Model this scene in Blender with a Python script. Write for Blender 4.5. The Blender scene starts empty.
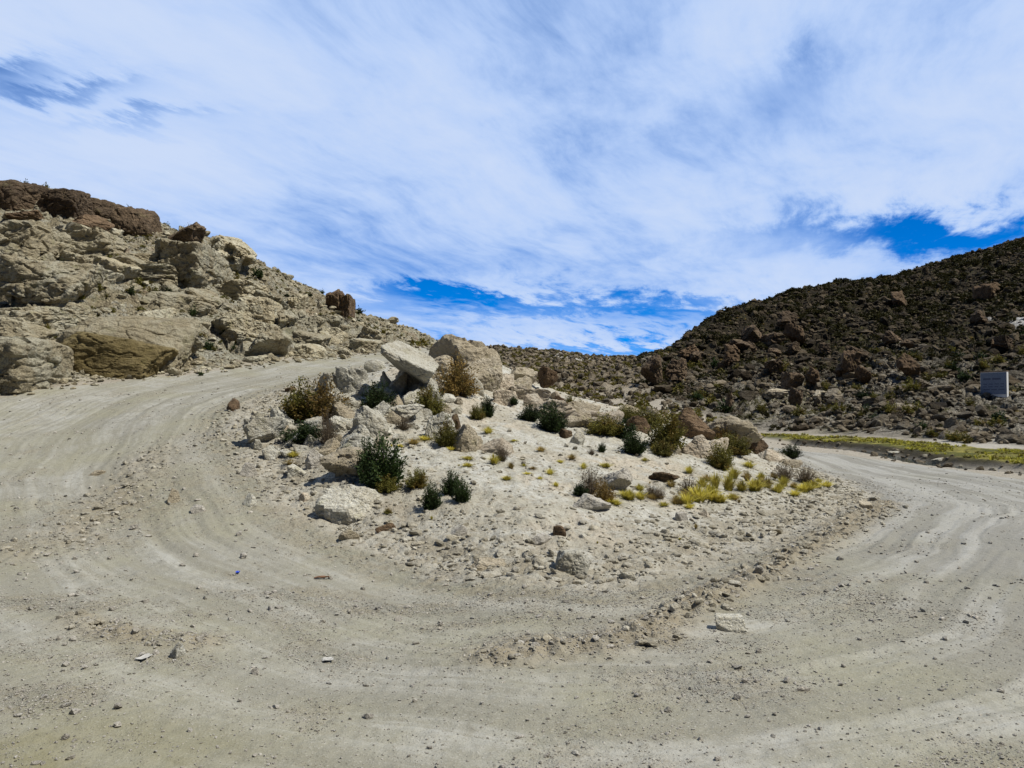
import bpy, bmesh, math, random
import numpy as np
from mathutils import Vector, Euler

R = math.radians
scene = bpy.context.scene
COL = scene.collection
rnd = random.Random(7)
rng = np.random.default_rng(11)

# ------------------------------------------------------------------ camera maths
W, H, F = 1024, 768, 780.0
CAMH = 3.0
PITCH = math.atan(24 / F)
CP, SP = math.cos(PITCH), math.sin(PITCH)


def ray(px, py):
    v = (384 - py) / F
    return (px - 512) / F, CP - v * SP, SP + v * CP


def P(px, py, d):
    x, y, z = ray(px, py)
    return Vector((x / y * d, d, CAMH + z / y * d))


# ------------------------------------------------------------------ numpy noise
def _h(ix, iy, iz, seed):
    n = (ix.astype(np.int64) * 374761393 + iy.astype(np.int64) * 668265263 + iz * 2147483647 + seed * 974634533) & 0xFFFFFFFF
    n = ((n ^ (n >> 13)) * 1274126177) & 0xFFFFFFFF
    n = ((n ^ (n >> 16)) * 2246822519) & 0xFFFFFFFF
    return n ^ (n >> 15)


def _f(n):
    return (n & 0xFFFFFF) / float(0x1000000)


def perlin2(x, y, seed=0):
    xi, yi = np.floor(x), np.floor(y)
    fx, fy = x - xi, y - yi
    sx, sy = fx * fx * fx * (fx * (fx * 6 - 15) + 10), fy * fy * fy * (fy * (fy * 6 - 15) + 10)
    out = []
    for dx in (0, 1):
        for dy in (0, 1):
            a = _f(_h(xi + dx, yi + dy, 0, seed)) * 6.2831853
            out.append(np.cos(a) * (fx - dx) + np.sin(a) * (fy - dy))
    return 1.5 * ((out[0] * (1 - sy) + out[1] * sy) * (1 - sx) + (out[2] * (1 - sy) + out[3] * sy) * sx)


def fbm2(x, y, seed=0, oct=4, gain=.5):
    s, a, t = 0, 1., 0
    for k in range(oct):
        s = s + a * perlin2(x * 2 ** k + 17.3 * k, y * 2 ** k - 9.1 * k, seed + k)
        t += a
        a *= gain
    return s / t


def perlin3(p, seed=0):
    i = np.floor(p)
    f = p - i
    s = f * f * f * (f * (f * 6 - 15) + 10)
    r = 0
    for dx in (0, 1):
        for dy in (0, 1):
            for dz in (0, 1):
                hh = _h(i[:, 0] + dx, i[:, 1] + dy, (i[:, 2] + dz).astype(np.int64), seed)
                a = _f(hh) * 6.2831853
                b = _f(hh >> 5) * 2 - 1
                q = np.sqrt(np.maximum(1 - b * b, 0))
                g = q * np.cos(a) * (f[:, 0] - dx) + q * np.sin(a) * (f[:, 1] - dy) + b * (f[:, 2] - dz)
                r = r + g * (s[:, 0] if dx else 1 - s[:, 0]) * (s[:, 1] if dy else 1 - s[:, 1]) * (s[:, 2] if dz else 1 - s[:, 2])
    return 1.5 * r


def voro(x, y, seed=0):
    """F1, F2, offset to the nearest point, id hash."""
    xi, yi = np.floor(x), np.floor(y)
    f1 = np.full(x.shape, 9.)
    f2 = np.full(x.shape, 9.)
    ox, oy = np.zeros_like(x), np.zeros_like(x)
    idh = np.zeros(x.shape, dtype=np.int64)
    for dx in (-1, 0, 1):
        for dy in (-1, 0, 1):
            hh = _h(xi + dx, yi + dy, 0, seed)
            cx = xi + dx + .1 + .8 * _f(hh) - x
            cy = yi + dy + .1 + .8 * _f(hh >> 7) - y
            d = np.sqrt(cx * cx + cy * cy)
            n = d < f1
            f2 = np.where(n, f1, np.minimum(f2, d))
            ox, oy, idh = np.where(n, cx, ox), np.where(n, cy, oy), np.where(n, hh, idh)
            f1 = np.minimum(f1, d)
    return f1, f2, ox, oy, idh


def facets(x, y, size, seed, tilt=.7, dome=.5, crack=.35, step=.6, cw=.12):
    wx = x + size * .35 * perlin2(x / size * 1.3, y / size * 1.3, seed + 50)
    wy = y + size * .35 * perlin2(x / size * 1.3 + 5, y / size * 1.3 + 9, seed + 51)
    f1, f2, ox, oy, h = voro(wx / size, wy / size, seed)
    gx, gy, hh = _f(h >> 3) - .5, _f(h >> 9) - .5, _f(h >> 4) - .5
    return step * hh + tilt * (gx * ox + gy * oy) * 2 - dome * f1 * f1 - crack * np.exp(-(f2 - f1) / cw)


def sstep(a, b, x):
    t = np.clip((x - a) / (b - a), 0, 1)
    return t * t * (3 - 2 * t)


# ------------------------------------------------------------------ terrain control points: (px, py, distance)
cps = []


def add(*pts):
    for p in pts:
        cps.append(P(*p))


def flat(x, y, z=0.0):
    cps.append(Vector((x, y, z)))


# foreground road plate
for x, y in ((-1, 1), (1, 1), (-3, 3), (0, 3), (4, 3), (-6, 6.5), (-2, 6.5), (0, 6.5), (3, 6.5), (7, 6.5), (-4, 9), (0, 9), (4, 9), (9, 9), (-6.5, 11), (0, 11), (5, 11), (11, 11),
             (8, 14), (14, 14), (0, 13), (3, 13), (12, 18), (18, 18), (16, 24), (24, 24), (13, 26), (19, 30), (28, 30), (15, 36), (22, 36), (18, 44), (28, 44), (19, 54), (24, 54), (20, 62)):
    flat(x, y)
add((0, 620, 11), (0, 540, 16), (0, 480, 21), (0, 440, 26), (0, 395, 33), (-200, 500, 20), (-200, 440, 26), (-400, 560, 15), (-500, 500, 18))
# the climbing arm of the road
add((100, 383, 36), (180, 375, 39), (250, 367, 43), (320, 358, 50), (380, 353, 58), (430, 348, 68), (300, 383, 36), (235, 407, 29), (345, 371, 40), (150, 420, 27), (200, 450, 23), (100, 500, 19.5), (240, 500, 19), (150, 560, 15), (300, 560, 15.2))
# foot of the mound and its body
add((270, 470, 22), (340, 520, 18), (430, 556, 15.8), (600, 588, 13), (700, 560, 15.4), (800, 530, 19.2), (880, 504, 24.3), (850, 486, 30), (800, 468, 39),
    (265, 430, 24.5), (350, 490, 19.5), (400, 500, 18.8), (450, 500, 18.3), (520, 520, 17), (600, 510, 18.5), (600, 550, 15.6), (700, 510, 20.5), (460, 455, 22.5), (520, 460, 22.5),
    (520, 432, 26), (600, 470, 22.5), (600, 440, 27.5), (570, 412, 32), (640, 413, 36), (700, 442, 32), (760, 472, 28), (820, 487, 27), (350, 430, 24), (350, 402, 28), (400, 402, 28),
    (400, 376, 31.5), (450, 384, 31), (465, 356, 35), (500, 380, 35), (540, 394, 36), (600, 404, 42), (680, 428, 38), (740, 442, 37), (780, 454, 40), (480, 352, 39), (500, 372, 44), (420, 366, 44))
# behind the mound
flat(-3, 58, 5.0); flat(2, 60, 3.0); flat(8, 60, 1.5); flat(14, 60, .6); flat(5, 90, 3.0); flat(14, 85, 1.6); flat(20, 78, .3)
# rocky hill
add((0, 350, 41), (0, 300, 52), (0, 250, 65), (0, 194, 85), (60, 197, 85), (120, 211, 85), (200, 240, 82), (255, 271, 80), (300, 293, 82), (345, 307, 85), (370, 321, 88), (400, 333, 96), (435, 342, 108),
    (100, 350, 43), (100, 300, 55), (100, 250, 70), (200, 300, 60), (200, 340, 48), (300, 330, 62), (250, 340, 50), (350, 337, 72), (400, 343, 82), (-200, 172, 85), (-400, 160, 80), (-200, 300, 45), (-400, 330, 36), (-200, 400, 31), (-400, 430, 24),
    (0, 205, 112), (120, 222, 112), (255, 285, 108), (345, 318, 112), (420, 345, 125), (-300, 190, 112), (0, 235, 160), (250, 300, 160), (0, 270, 300), (250, 320, 300))
# far hill
add((560, 376, 140), (500, 368, 140), (500, 349, 215), (460, 347, 200), (570, 353, 235), (640, 362, 265), (620, 401, 105), (640, 380, 160), (580, 395, 105), (540, 393, 100), (500, 356, 300), (600, 366, 330), (440, 356, 300), (650, 370, 400), (560, 372, 400))
# dark hill
add((650, 360, 135), (682, 341, 152), (716, 318, 172), (740, 306, 186), (800, 291, 206), (870, 281, 226), (950, 258, 250), (1024, 238, 268), (1150, 202, 285), (1350, 150, 300),
    (700, 400, 100), (700, 370, 125), (800, 400, 95), (800, 350, 140), (900, 400, 85), (900, 350, 125), (900, 310, 180), (995, 398, 85), (1000, 350, 115), (1000, 300, 170), (760, 370, 120), (760, 330, 160), (660, 400, 100), (660, 415, 92),
    (760, 430, 86), (850, 430, 78), (930, 438, 66), (1024, 441, 60), (1150, 440, 56), (1300, 440, 52), (1150, 350, 95), (1300, 330, 95),
    (660, 368, 165), (716, 328, 205), (800, 300, 250), (870, 292, 270), (950, 268, 300), (1024, 249, 320), (1200, 205, 340), (716, 345, 300), (800, 312, 330), (900, 300, 400), (1024, 270, 400), (1300, 200, 400))
# river strip
add((756, 436, 80), (850, 444, 65), (930, 456, 49), (1024, 469, 38.5), (1150, 485, 30), (1300, 500, 25))

CP_ = np.array([list(v) for v in cps])


def dom(x, y):
    u = x / y
    return np.stack([u * 2.0, np.log(y + 2.0)], -1)


def kern(r):
    return r ** 1.6


A_ = dom(CP_[:, 0], CP_[:, 1])
n_ = len(A_)
K_ = kern(np.linalg.norm(A_[:, None] - A_[None], axis=-1)) - np.eye(n_) * .0008
T_ = np.concatenate([np.ones((n_, 1)), A_], 1)
M_ = np.block([[K_, T_], [T_.T, np.zeros((3, 3))]])
SC = (CP_[:, 1] + 6)
SOL = np.linalg.solve(M_, np.concatenate([CP_[:, 2] / SC, np.zeros(3)]))


def base_height(x, y):
    q = dom(x.ravel(), y.ravel())
    out = np.empty(len(q))
    for s in range(0, len(q), 40000):
        b = q[s:s + 40000]
        k = kern(np.sqrt(((b[:, None] - A_[None]) ** 2).sum(-1)))
        out[s:s + 40000] = k @ SOL[:n_] + SOL[n_] + b @ SOL[n_ + 1:]
    return (out * (y.ravel() + 6)).reshape(x.shape)


# ------------------------------------------------------------------ plan outlines
def smooth_poly(pts, it=2, closed=True):
    p = [np.array(q[:2]) for q in pts]
    for _ in range(it):
        o = []
        n = len(p)
        for i in range(n if closed else n - 1):
            a, b = p[i], p[(i + 1) % n]
            o += [a * .75 + b * .25, a * .25 + b * .75]
        p = o
    return np.array(p)


def poly_sd(x, y, poly, closed=True):
    """distance to the outline, negative inside; also the running length of the closest point"""
    best = np.full(x.shape, 1e9)
    arc = np.zeros(x.shape)
    ins = np.zeros(x.shape, bool)
    n = len(poly)
    L = 0.
    for i in range(n if closed else n - 1):
        a, b = poly[i], poly[(i + 1) % n]
        e = b - a
        l2 = e @ e + 1e-9
        t = np.clip(((x - a[0]) * e[0] + (y - a[1]) * e[1]) / l2, 0, 1)
        d = np.hypot(x - a[0] - t * e[0], y - a[1] - t * e[1])
        m = d < best
        best = np.where(m, d, best)
        arc = np.where(m, L + t * math.sqrt(l2), arc)
        L += math.sqrt(l2)
        if closed:
            c = ((a[1] > y) != (b[1] > y)) & (x < (b[0] - a[0]) * (y - a[1]) / (b[1] - a[1] + 1e-12) + a[0])
            ins ^= c
    return np.where(ins, -best, best) if closed else best, arc


def plan(*pts):
    return [P(*p) for p in pts]


MOUND = smooth_poly(plan((430, 349, 60), (385, 362, 46), (345, 371, 40), (300, 383, 36), (240, 405, 29.5), (228, 435, 25), (255, 480, 21), (320, 530, 17.2), (430, 570, 14.8), (520, 588, 13.2), (600, 594, 12.8), (660, 582, 13.6),
                         (720, 562, 15.2), (800, 532, 19), (862, 512, 22.6), (884, 500, 25.3), (852, 482, 31.5), (800, 468, 39), (765, 458, 47), (720, 455, 58)) + [Vector((10, 62, 0)), Vector((2, 64, 0)), Vector((-3, 66, 0))])
ROAD = smooth_poly(plan((445, 346, 76), (380, 353, 58), (320, 358, 50), (250, 367, 43), (180, 375, 39), (100, 383, 36), (0, 395, 33), (-150, 425, 27), (-400, 470, 18)) + [Vector((-22, 2, 0)), Vector((-10, -8, 0)), Vector((12, -8, 0)), Vector((24, 2, 0)), Vector((25, 15, 0))]
                   + plan((1150, 495, 27), (1024, 481, 32.3), (950, 467, 39.5), (880, 459, 46), (820, 452, 54), (770, 448, 60), (720, 446, 66)) + [Vector((8, 66, 0)), Vector((2, 68, 0))])
LEFT = smooth_poly(plan((470, 346, 100), (435, 348, 72), (380, 353, 58.5), (320, 358, 50.5), (250, 367, 43.5), (180, 375, 39.5), (100, 383, 36.5), (0, 395, 33.5), (-150, 425, 27.5), (-400, 470, 18.5), (-600, 500, 12)) + [Vector((-300, 20, 0)), Vector((-500, 400, 0)), Vector((-60, 420, 0)), Vector((-14, 130, 0))])
RIGHT = smooth_poly(plan((640, 405, 108), (700, 428, 92), (760, 433, 86), (850, 434, 75), (930, 442, 63), (1024, 447, 56), (1150, 450, 50), (1500, 455, 45)) + [Vector((300, 60, 0)), Vector((500, 420, 0)), Vector((75, 420, 0)), Vector((40, 250, 0))])
RIVER = smooth_poly(plan((735, 434, 84), (850, 436, 73), (900, 441, 64), (1024, 452, 51), (1150, 462, 43), (1150, 478, 33), (1024, 467, 39.5), (960, 461, 45), (900, 452, 54), (850, 443.5, 66), (800, 439, 75), (735, 437, 82)))
S_PTS = ((760, 438.5, 77), (850, 446.5, 61), (910, 458.5, 48), (950, 464.5, 42.2), (1024, 470, 37.6), (1150, 481, 31.5))
STREAM = smooth_poly(plan(*S_PTS), closed=False)
GRASSP = smooth_poly(plan((735, 434, 84), (850, 437, 72), (900, 442, 63), (1024, 453, 50), (1150, 463, 42)) + plan(*[(p[0], p[1], p[2] + 1.6) for p in S_PTS[::-1]]), 1)
SANDBANK = smooth_poly(plan((905, 441, 64), (960, 432, 66), (1010, 437, 62), (1030, 448, 55), (960, 450, 54)))
BERM = smooth_poly(plan((470, 658, 9.6), (560, 654, 9.75), (640, 640, 10.2), (700, 603, 12.2), (735, 585, 13.4), (780, 566, 15), (830, 535, 18.6), (872, 510, 22.8), (888, 500, 25.3)), closed=False)
BERM2 = smooth_poly(plan((60, 615, 11.4), (110, 632, 10.6), (165, 640, 10.2), (212, 645, 10.0)), closed=False)
BERM3 = smooth_poly(plan((0, 560, 14.6), (60, 540, 16), (110, 500, 19), (140, 470, 21.5), (165, 445, 24)), closed=False)
SCREE = smooth_poly(plan((985, 325, 140), (1012, 300, 150), (1060, 290, 155), (1060, 330, 135)))
SCREE2 = smooth_poly(plan((350, 324, 84), (372, 322, 85), (392, 330, 88), (372, 330, 84)))
SCREE3 = smooth_poly(plan((540, 355, 215), (575, 354, 225), (600, 360, 220), (560, 359, 210)))

# ------------------------------------------------------------------ the terrain grid
us = np.concatenate([np.linspace(-2.0, -.76, 60, endpoint=False), np.linspace(-.76, .76, 1050, endpoint=False), np.linspace(.76, 2.0, 61)])
ds = np.concatenate([np.linspace(.4, 5.0, 24, endpoint=False), np.exp(np.linspace(math.log(5.0), math.log(125.), 760, endpoint=False)), np.exp(np.linspace(math.log(125.), math.log(410.), 190))])
NU, ND = len(us), len(ds)
cu = us[::3] if (NU - 1) % 3 == 0 else np.append(us[::3], us[-1])
cd = ds[::3] if (ND - 1) % 3 == 0 else np.append(ds[::3], ds[-1])
CX = cu[None, :] * cd[:, None]
CY = np.repeat(cd[:, None], len(cu), 1)


def up(c):
    iu = np.clip(np.searchsorted(cu, us, side='right') - 1, 0, len(cu) - 2)
    tu = (us - cu[iu]) / (cu[iu + 1] - cu[iu])
    r = c[:, iu] * (1 - tu) + c[:, iu + 1] * tu
    iv = np.clip(np.searchsorted(cd, ds, side='right') - 1, 0, len(cd) - 2)
    tv = ((ds - cd[iv]) / (cd[iv + 1] - cd[iv]))[:, None]
    return r[iv] * (1 - tv) + r[iv + 1] * tv


X = us[None, :] * ds[:, None]
Y = np.repeat(ds[:, None], NU, 1)
Z = up(base_height(CX, CY))
sd_mound, arc_m = poly_sd(CX, CY, MOUND)
arc_m = up(arc_m); sd_mound = up(sd_mound)
sd = {k: up(poly_sd(CX, CY, p)[0]) for k, p in dict(road=ROAD, left=LEFT, right=RIGHT, river=RIVER, grass=GRASSP, sand=SANDBANK, scree=SCREE, scree2=SCREE2, scree3=SCREE3).items()}
near = {k: up(poly_sd(CX, CY, p, False)[0]) for k, p in dict(berm=BERM, berm2=BERM2, berm3=BERM3, stream=STREAM).items()}

wob = perlin2(X / 2.2, Y / 2.2, 3) * .5 + perlin2(X / .7, Y / .7, 4) * .22
m_left = sstep(.5, -1.2, sd['left'] + wob)
m_right = sstep(1.5, -2.5, sd['right'] + wob * 2)
m_mound = sstep(.4, -.9, sd_mound + wob)
m_road = sstep(.25, -.35, sd['road'] + wob * .6) * (1 - m_mound) * (1 - m_left)
m_river = np.maximum(sstep(.6, -.6, sd['river'] + wob * 1.5), sstep(.3, -.3, sd['grass'])) * (1 - m_road)
m_sand = sstep(1., -1., sd['sand'] + wob * 2)
m_scree = np.maximum(np.maximum(sstep(3, -3, sd['scree'] + fbm2(X / 5, Y / 5, 77) * 9), sstep(1., -1., sd['scree2'] + wob)), sstep(4, -4, sd['scree3'] + wob * 5))
m_far = sstep(95, 130, Y) * (1 - m_left) * (1 - m_right)

# rock relief on the hills
far_fade = sstep(250, 90, Y)
strx = X * .82 + Y * .3
stry = -X * .3 + Y * .82
rockL = 2.3 * facets(strx / 1.7, stry, 7.5, 21, tilt=1.0, dome=.22, crack=.22, step=.7, cw=.05)
rockL += .80 * facets(strx / 1.5, stry, 2.6, 22, tilt=1.2, dome=.18, crack=.4, step=.8, cw=.06)
rockL += .32 * facets(X, Y, 1.0, 23, tilt=1.2, dome=.2, crack=.4, step=.7, cw=.08)
led = Z + .35 * perlin2(X / 5, Y / 5, 31) + .05 * X
rockL += .22 * (np.abs(((led / .9) % 1.0) - .5) * 2) ** 3
patchL = sstep(-.35, .25, fbm2(X / 9, Y / 9, 40, 3))
ampL = m_left * sstep(-.2, -4.0, sd['left']) * (.55 + .45 * patchL)
rockR = 1.3 * facets(X, Y, 6.0, 61, tilt=.8, dome=.5, crack=.35, step=.8, cw=.1)
rockR += .75 * facets(X, Y, 2.3, 62, tilt=.9, dome=.7, crack=.5, step=.8, cw=.12)
rockR += .3 * facets(X, Y, 1.0, 63, tilt=.8, dome=.7, crack=.4, step=.7, cw=.14)
gully = fbm2(X / 26, Y / 40, 66, 3)
rockR += 1.6 * gully
ampR = m_right * sstep(0, -10, sd['right'])
Z = Z + ampL * rockL + ampR * rockR * (.55 + .45 * sstep(60, 120, Y)) * (1 - .8 * m_scree)
Z += m_far * (1.2 * fbm2(X / 22, Y / 22, 71, 3) + 1.3 * facets(X, Y, 5.0, 72, dome=.8) * .8 + .8 * facets(X, Y, 2.5, 73, dome=.9))
Z += m_left * .06 * fbm2(X / .8, Y / .8, 41, 3) + m_left * (1 - ampL) * .18 * perlin2(X / 1.7, Y / 1.7, 42) * sstep(0, -1.0, sd['left'])
# mound: hummocks and half-buried bedrock
foot = np.exp(-((sd_mound + .6) / 1.1) ** 2)
bed = facets(X * .9 + Y * .3, Y * .9, 1.7, 81, tilt=.6, dome=.5, crack=.25, step=.5)
bedm = sstep(.05, .35, fbm2(X / 3.2, Y / 3.2, 83, 3))
Z += m_mound * (.13 * fbm2(X / 1.3, Y / 1.3, 80, 5, .6) + .16 * bedm * bed + .04 * perlin2(X / .3, Y / .3, 84))
Z += foot * (.06 * np.abs(fbm2(X / .5, Y / .5, 85, 3)) + .05 * facets(X, Y, .3, 86, dome=.9)) * (Y < 60)
# road: wheel ruts that follow the bend, washboard, shallow scours
tt = sd_mound + .45 * perlin2(X / 5, Y / 5, 90) + .12 * perlin2(X / 1.6, Y / 1.6, 89)
rut = perlin2(tt / .55, arc_m / 14 + 3, 91) * .5 + perlin2(tt / .22, arc_m / 9, 92) * .5
Z += m_road * (.045 * rut * (.4 + .9 * sstep(-.3, .4, fbm2(X / 4, Y / 4, 99, 2))) + .045 * fbm2(X / 2.4, Y / 2.4, 93, 5, .6) + .010 * perlin2(X / .16, Y / .16, 94))
bn = .55 + .45 * perlin2(X / .5, Y / .5, 95) + .5 * perlin2(X / .17, Y / .17, 96)
berm = np.maximum(np.exp(-(near['berm'] / (.32 + .010 * Y)) ** 2) * 1.15, np.maximum(np.exp(-(near['berm2'] / .35) ** 2) * .8, np.exp(-(near['berm3'] / .8) ** 2) * .55))
Z += berm * .15 * np.clip(bn, 0, 2)
m_grass = sstep(.25, -.25, sd['grass'] + .35 * wob)
Z += m_grass * .22 + m_river * m_grass * .1 * perlin2(X / 1.5, Y / 1.5, 140)
Z -= np.exp(-(near['stream'] / 1.1) ** 4) * .35
Z += m_river * .12 * fbm2(X / 1.2, Y / 1.2, 97, 3)
Z += (1 - m_road) * (1 - m_left) * (1 - m_right) * (1 - m_far) * (1 - m_mound) * .05 * fbm2(X / .7, Y / .7, 98, 3)


# patches of loose stony dirt between the wheel tracks
loosep = .5 * sstep(.0, .4, fbm2(X / 1.8, Y / 1.8, 120, 4))
lf_ = fbm2(X / .9, Y / .9, 121, 4)
for px, py, d, ax, ay in ((110, 510, 18.5, 2.6, 3.2), (60, 545, 16, 1.8, 1.6), (140, 640, 10.3, 1.5, .45), (600, 645, 10.1, 2.2, .6), (380, 600, 12.3, 2.6, .5), (300, 590, 13, 1.8, .6), (720, 690, 8.7, .9, .9), (830, 590, 13.2, 1.2, 2.4), (40, 700, 8.2, 1.2, .5), (60, 600, 12, 1.5, .6), (480, 622, 11.2, 1.2, .35)):
    c_ = P(px, py, d)
    e_ = np.exp(-((X - c_.x) / ax) ** 2 - ((Y - c_.y) / ay) ** 2)
    loosep = np.maximum(loosep, .75 * sstep(.15, 1.0, e_ + .55 * lf_))
loosep = np.clip(np.maximum(loosep, np.exp(-((sd_mound - .4) / .8) ** 2) * .8), 0, 1)
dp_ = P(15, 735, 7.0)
vignette = .8 * np.clip(np.exp(-((X - dp_.x) / 2.2) ** 2 - ((Y - dp_.y + .4) / .9) ** 2) * (1 + .9 * fbm2(X / .8, Y / .8, 151, 3)), 0, 1)  # mask of the dark lens corner, low on the near left
Z += m_road * loosep * (.05 * np.abs(fbm2(X / .45, Y / .45, 122, 3)) + .02 * facets(X, Y, .22, 123, dome=.9)) * (Y < 45)


def ground_z(x, y):
    u, d = x / y, y
    i = np.clip(np.searchsorted(us, u) - 1, 0, NU - 2)
    j = np.clip(np.searchsorted(ds, d) - 1, 0, ND - 2)
    a = (u - us[i]) / (us[i + 1] - us[i])
    b = (d - ds[j]) / (ds[j + 1] - ds[j])
    return (Z[j, i] * (1 - a) + Z[j, i + 1] * a) * (1 - b) + (Z[j + 1, i] * (1 - a) + Z[j + 1, i + 1] * a) * b


def pick(field, x, y):
    i = np.clip(np.searchsorted(us, x / y), 0, NU - 1)
    j = np.clip(np.searchsorted(ds, y), 0, ND - 1)
    return field[j, i]


def G(px, py, dmin=4.0):
    """ground point seen at a place of the photograph"""
    x, y, z = ray(px, py)
    u, s = x / y, z / y
    i = int(np.clip(np.searchsorted(us, u) - 1, 0, NU - 2))
    a = (u - us[i]) / (us[i + 1] - us[i])
    col = Z[:, i] * (1 - a) + Z[:, i + 1] * a
    hit = np.nonzero((col >= CAMH + s * ds) & (ds > dmin))[0]
    if not len(hit):
        return None
    d = ds[hit[0]]
    return Vector((u * d, d, col[hit[0]]))


# ------------------------------------------------------------------ node helpers
class NT:
    def __init__(self, tree):
        self.t = tree
        tree.nodes.clear()

    def n(self, kind, **kw):
        nd = self.t.nodes.new(kind)
        for k, v in kw.items():
            setattr(nd, k, v)
        return nd

    def put(self, sock, v):
        if isinstance(v, bpy.types.NodeSocket):
            self.t.links.new(v, sock)
        elif v is not None:
            if sock.type == 'RGBA' and len(v) == 3:
                v = (*v, 1)
            sock.default_value = v

    def math(self, op, a, b=None, c=None, clamp=False):
        nd = self.n('ShaderNodeMath', operation=op, use_clamp=clamp)
        for i, v in enumerate((a, b, c)):
            self.put(nd.inputs[i], v)
        return nd.outputs[0]

    def mix(self, f, a, b, blend='MIX'):
        nd = self.n('ShaderNodeMix', data_type='RGBA', blend_type=blend)
        self.put(nd.inputs[0], f); self.put(nd.inputs[6], a); self.put(nd.inputs[7], b)
        return nd.outputs[2]

    def mix_f(self, f, a, b):
        nd = self.n('ShaderNodeMix', data_type='FLOAT')
        self.put(nd.inputs[0], f); self.put(nd.inputs[2], a); self.put(nd.inputs[3], b)
        return nd.outputs[0]

    def noise(self, scale, vec=None, detail=4, rough=.55, dist=0.):
        nd = self.n('ShaderNodeTexNoise')
        nd.inputs['Scale'].default_value = scale
        nd.inputs['Detail'].default_value = detail
        nd.inputs['Roughness'].default_value = rough
        nd.inputs['Distortion'].default_value = dist
        if vec is not None:
            self.put(nd.inputs['Vector'], vec)
        return nd.outputs['Fac']

    def n3c(self, scale, vec):
        nd = self.n('ShaderNodeTexNoise'); nd.inputs['Scale'].default_value = scale; nd.inputs['Detail'].default_value = 3
        self.put(nd.inputs['Vector'], vec)
        return nd.outputs['Color']

    def voro(self, scale, vec=None, feature='F1', out='Distance'):
        nd = self.n('ShaderNodeTexVoronoi', feature=feature)
        nd.inputs['Scale'].default_value = scale
        if vec is not None:
            self.put(nd.inputs['Vector'], vec)
        return nd.outputs[out]

    def band(self, v, a, b, lo=0., hi=1.):
        nd = self.n('ShaderNodeMapRange', interpolation_type='SMOOTHSTEP')
        for i, q in enumerate((v, a, b, lo, hi)):
            self.put(nd.inputs[i], q)
        return nd.outputs[0]

    def attr(self, name, out='Fac'):
        return self.n('ShaderNodeAttribute', attribute_name=name).outputs[out]

    def vec(self, x, y, z=0.):
        nd = self.n('ShaderNodeCombineXYZ')
        for i, v in enumerate((x, y, z)):
            self.put(nd.inputs[i], v)
        return nd.outputs[0]

    def scale(self, v, s):
        nd = self.n('ShaderNodeVectorMath', operation='MULTIPLY')
        self.put(nd.inputs[0], v); self.put(nd.inputs[1], s)
        return nd.outputs[0]

    def bump(self, h, strength, dist, normal=None):
        nd = self.n('ShaderNodeBump')
        nd.inputs['Strength'].default_value = strength
        nd.inputs['Distance'].default_value = dist
        self.put(nd.inputs['Height'], h)
        if normal is not None:
            self.put(nd.inputs['Normal'], normal)
        return nd.outputs[0]

    def out(self, col, rough=.95, normal=None, spec=.12, trans=None):
        b = self.n('ShaderNodeBsdfPrincipled')
        self.put(b.inputs['Base Color'], col)
        self.put(b.inputs['Roughness'], rough)
        b.inputs['Specular IOR Level'].default_value = spec
        if normal is not None:
            self.put(b.inputs['Normal'], normal)
        o = self.n('ShaderNodeOutputMaterial')
        s = b.outputs[0]
        if trans is not None:
            tr = self.n('ShaderNodeBsdfTranslucent')
            self.put(tr.inputs[0], col)
            mx = self.n('ShaderNodeMixShader')
            mx.inputs[0].default_value = trans
            self.t.links.new(s, mx.inputs[1]); self.t.links.new(tr.outputs[0], mx.inputs[2])
            s = mx.outputs[0]
        self.t.links.new(s, o.inputs[0])


def material(name):
    m = bpy.data.materials.new(name)
    m.use_nodes = True
    return m, NT(m.node_tree)


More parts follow.
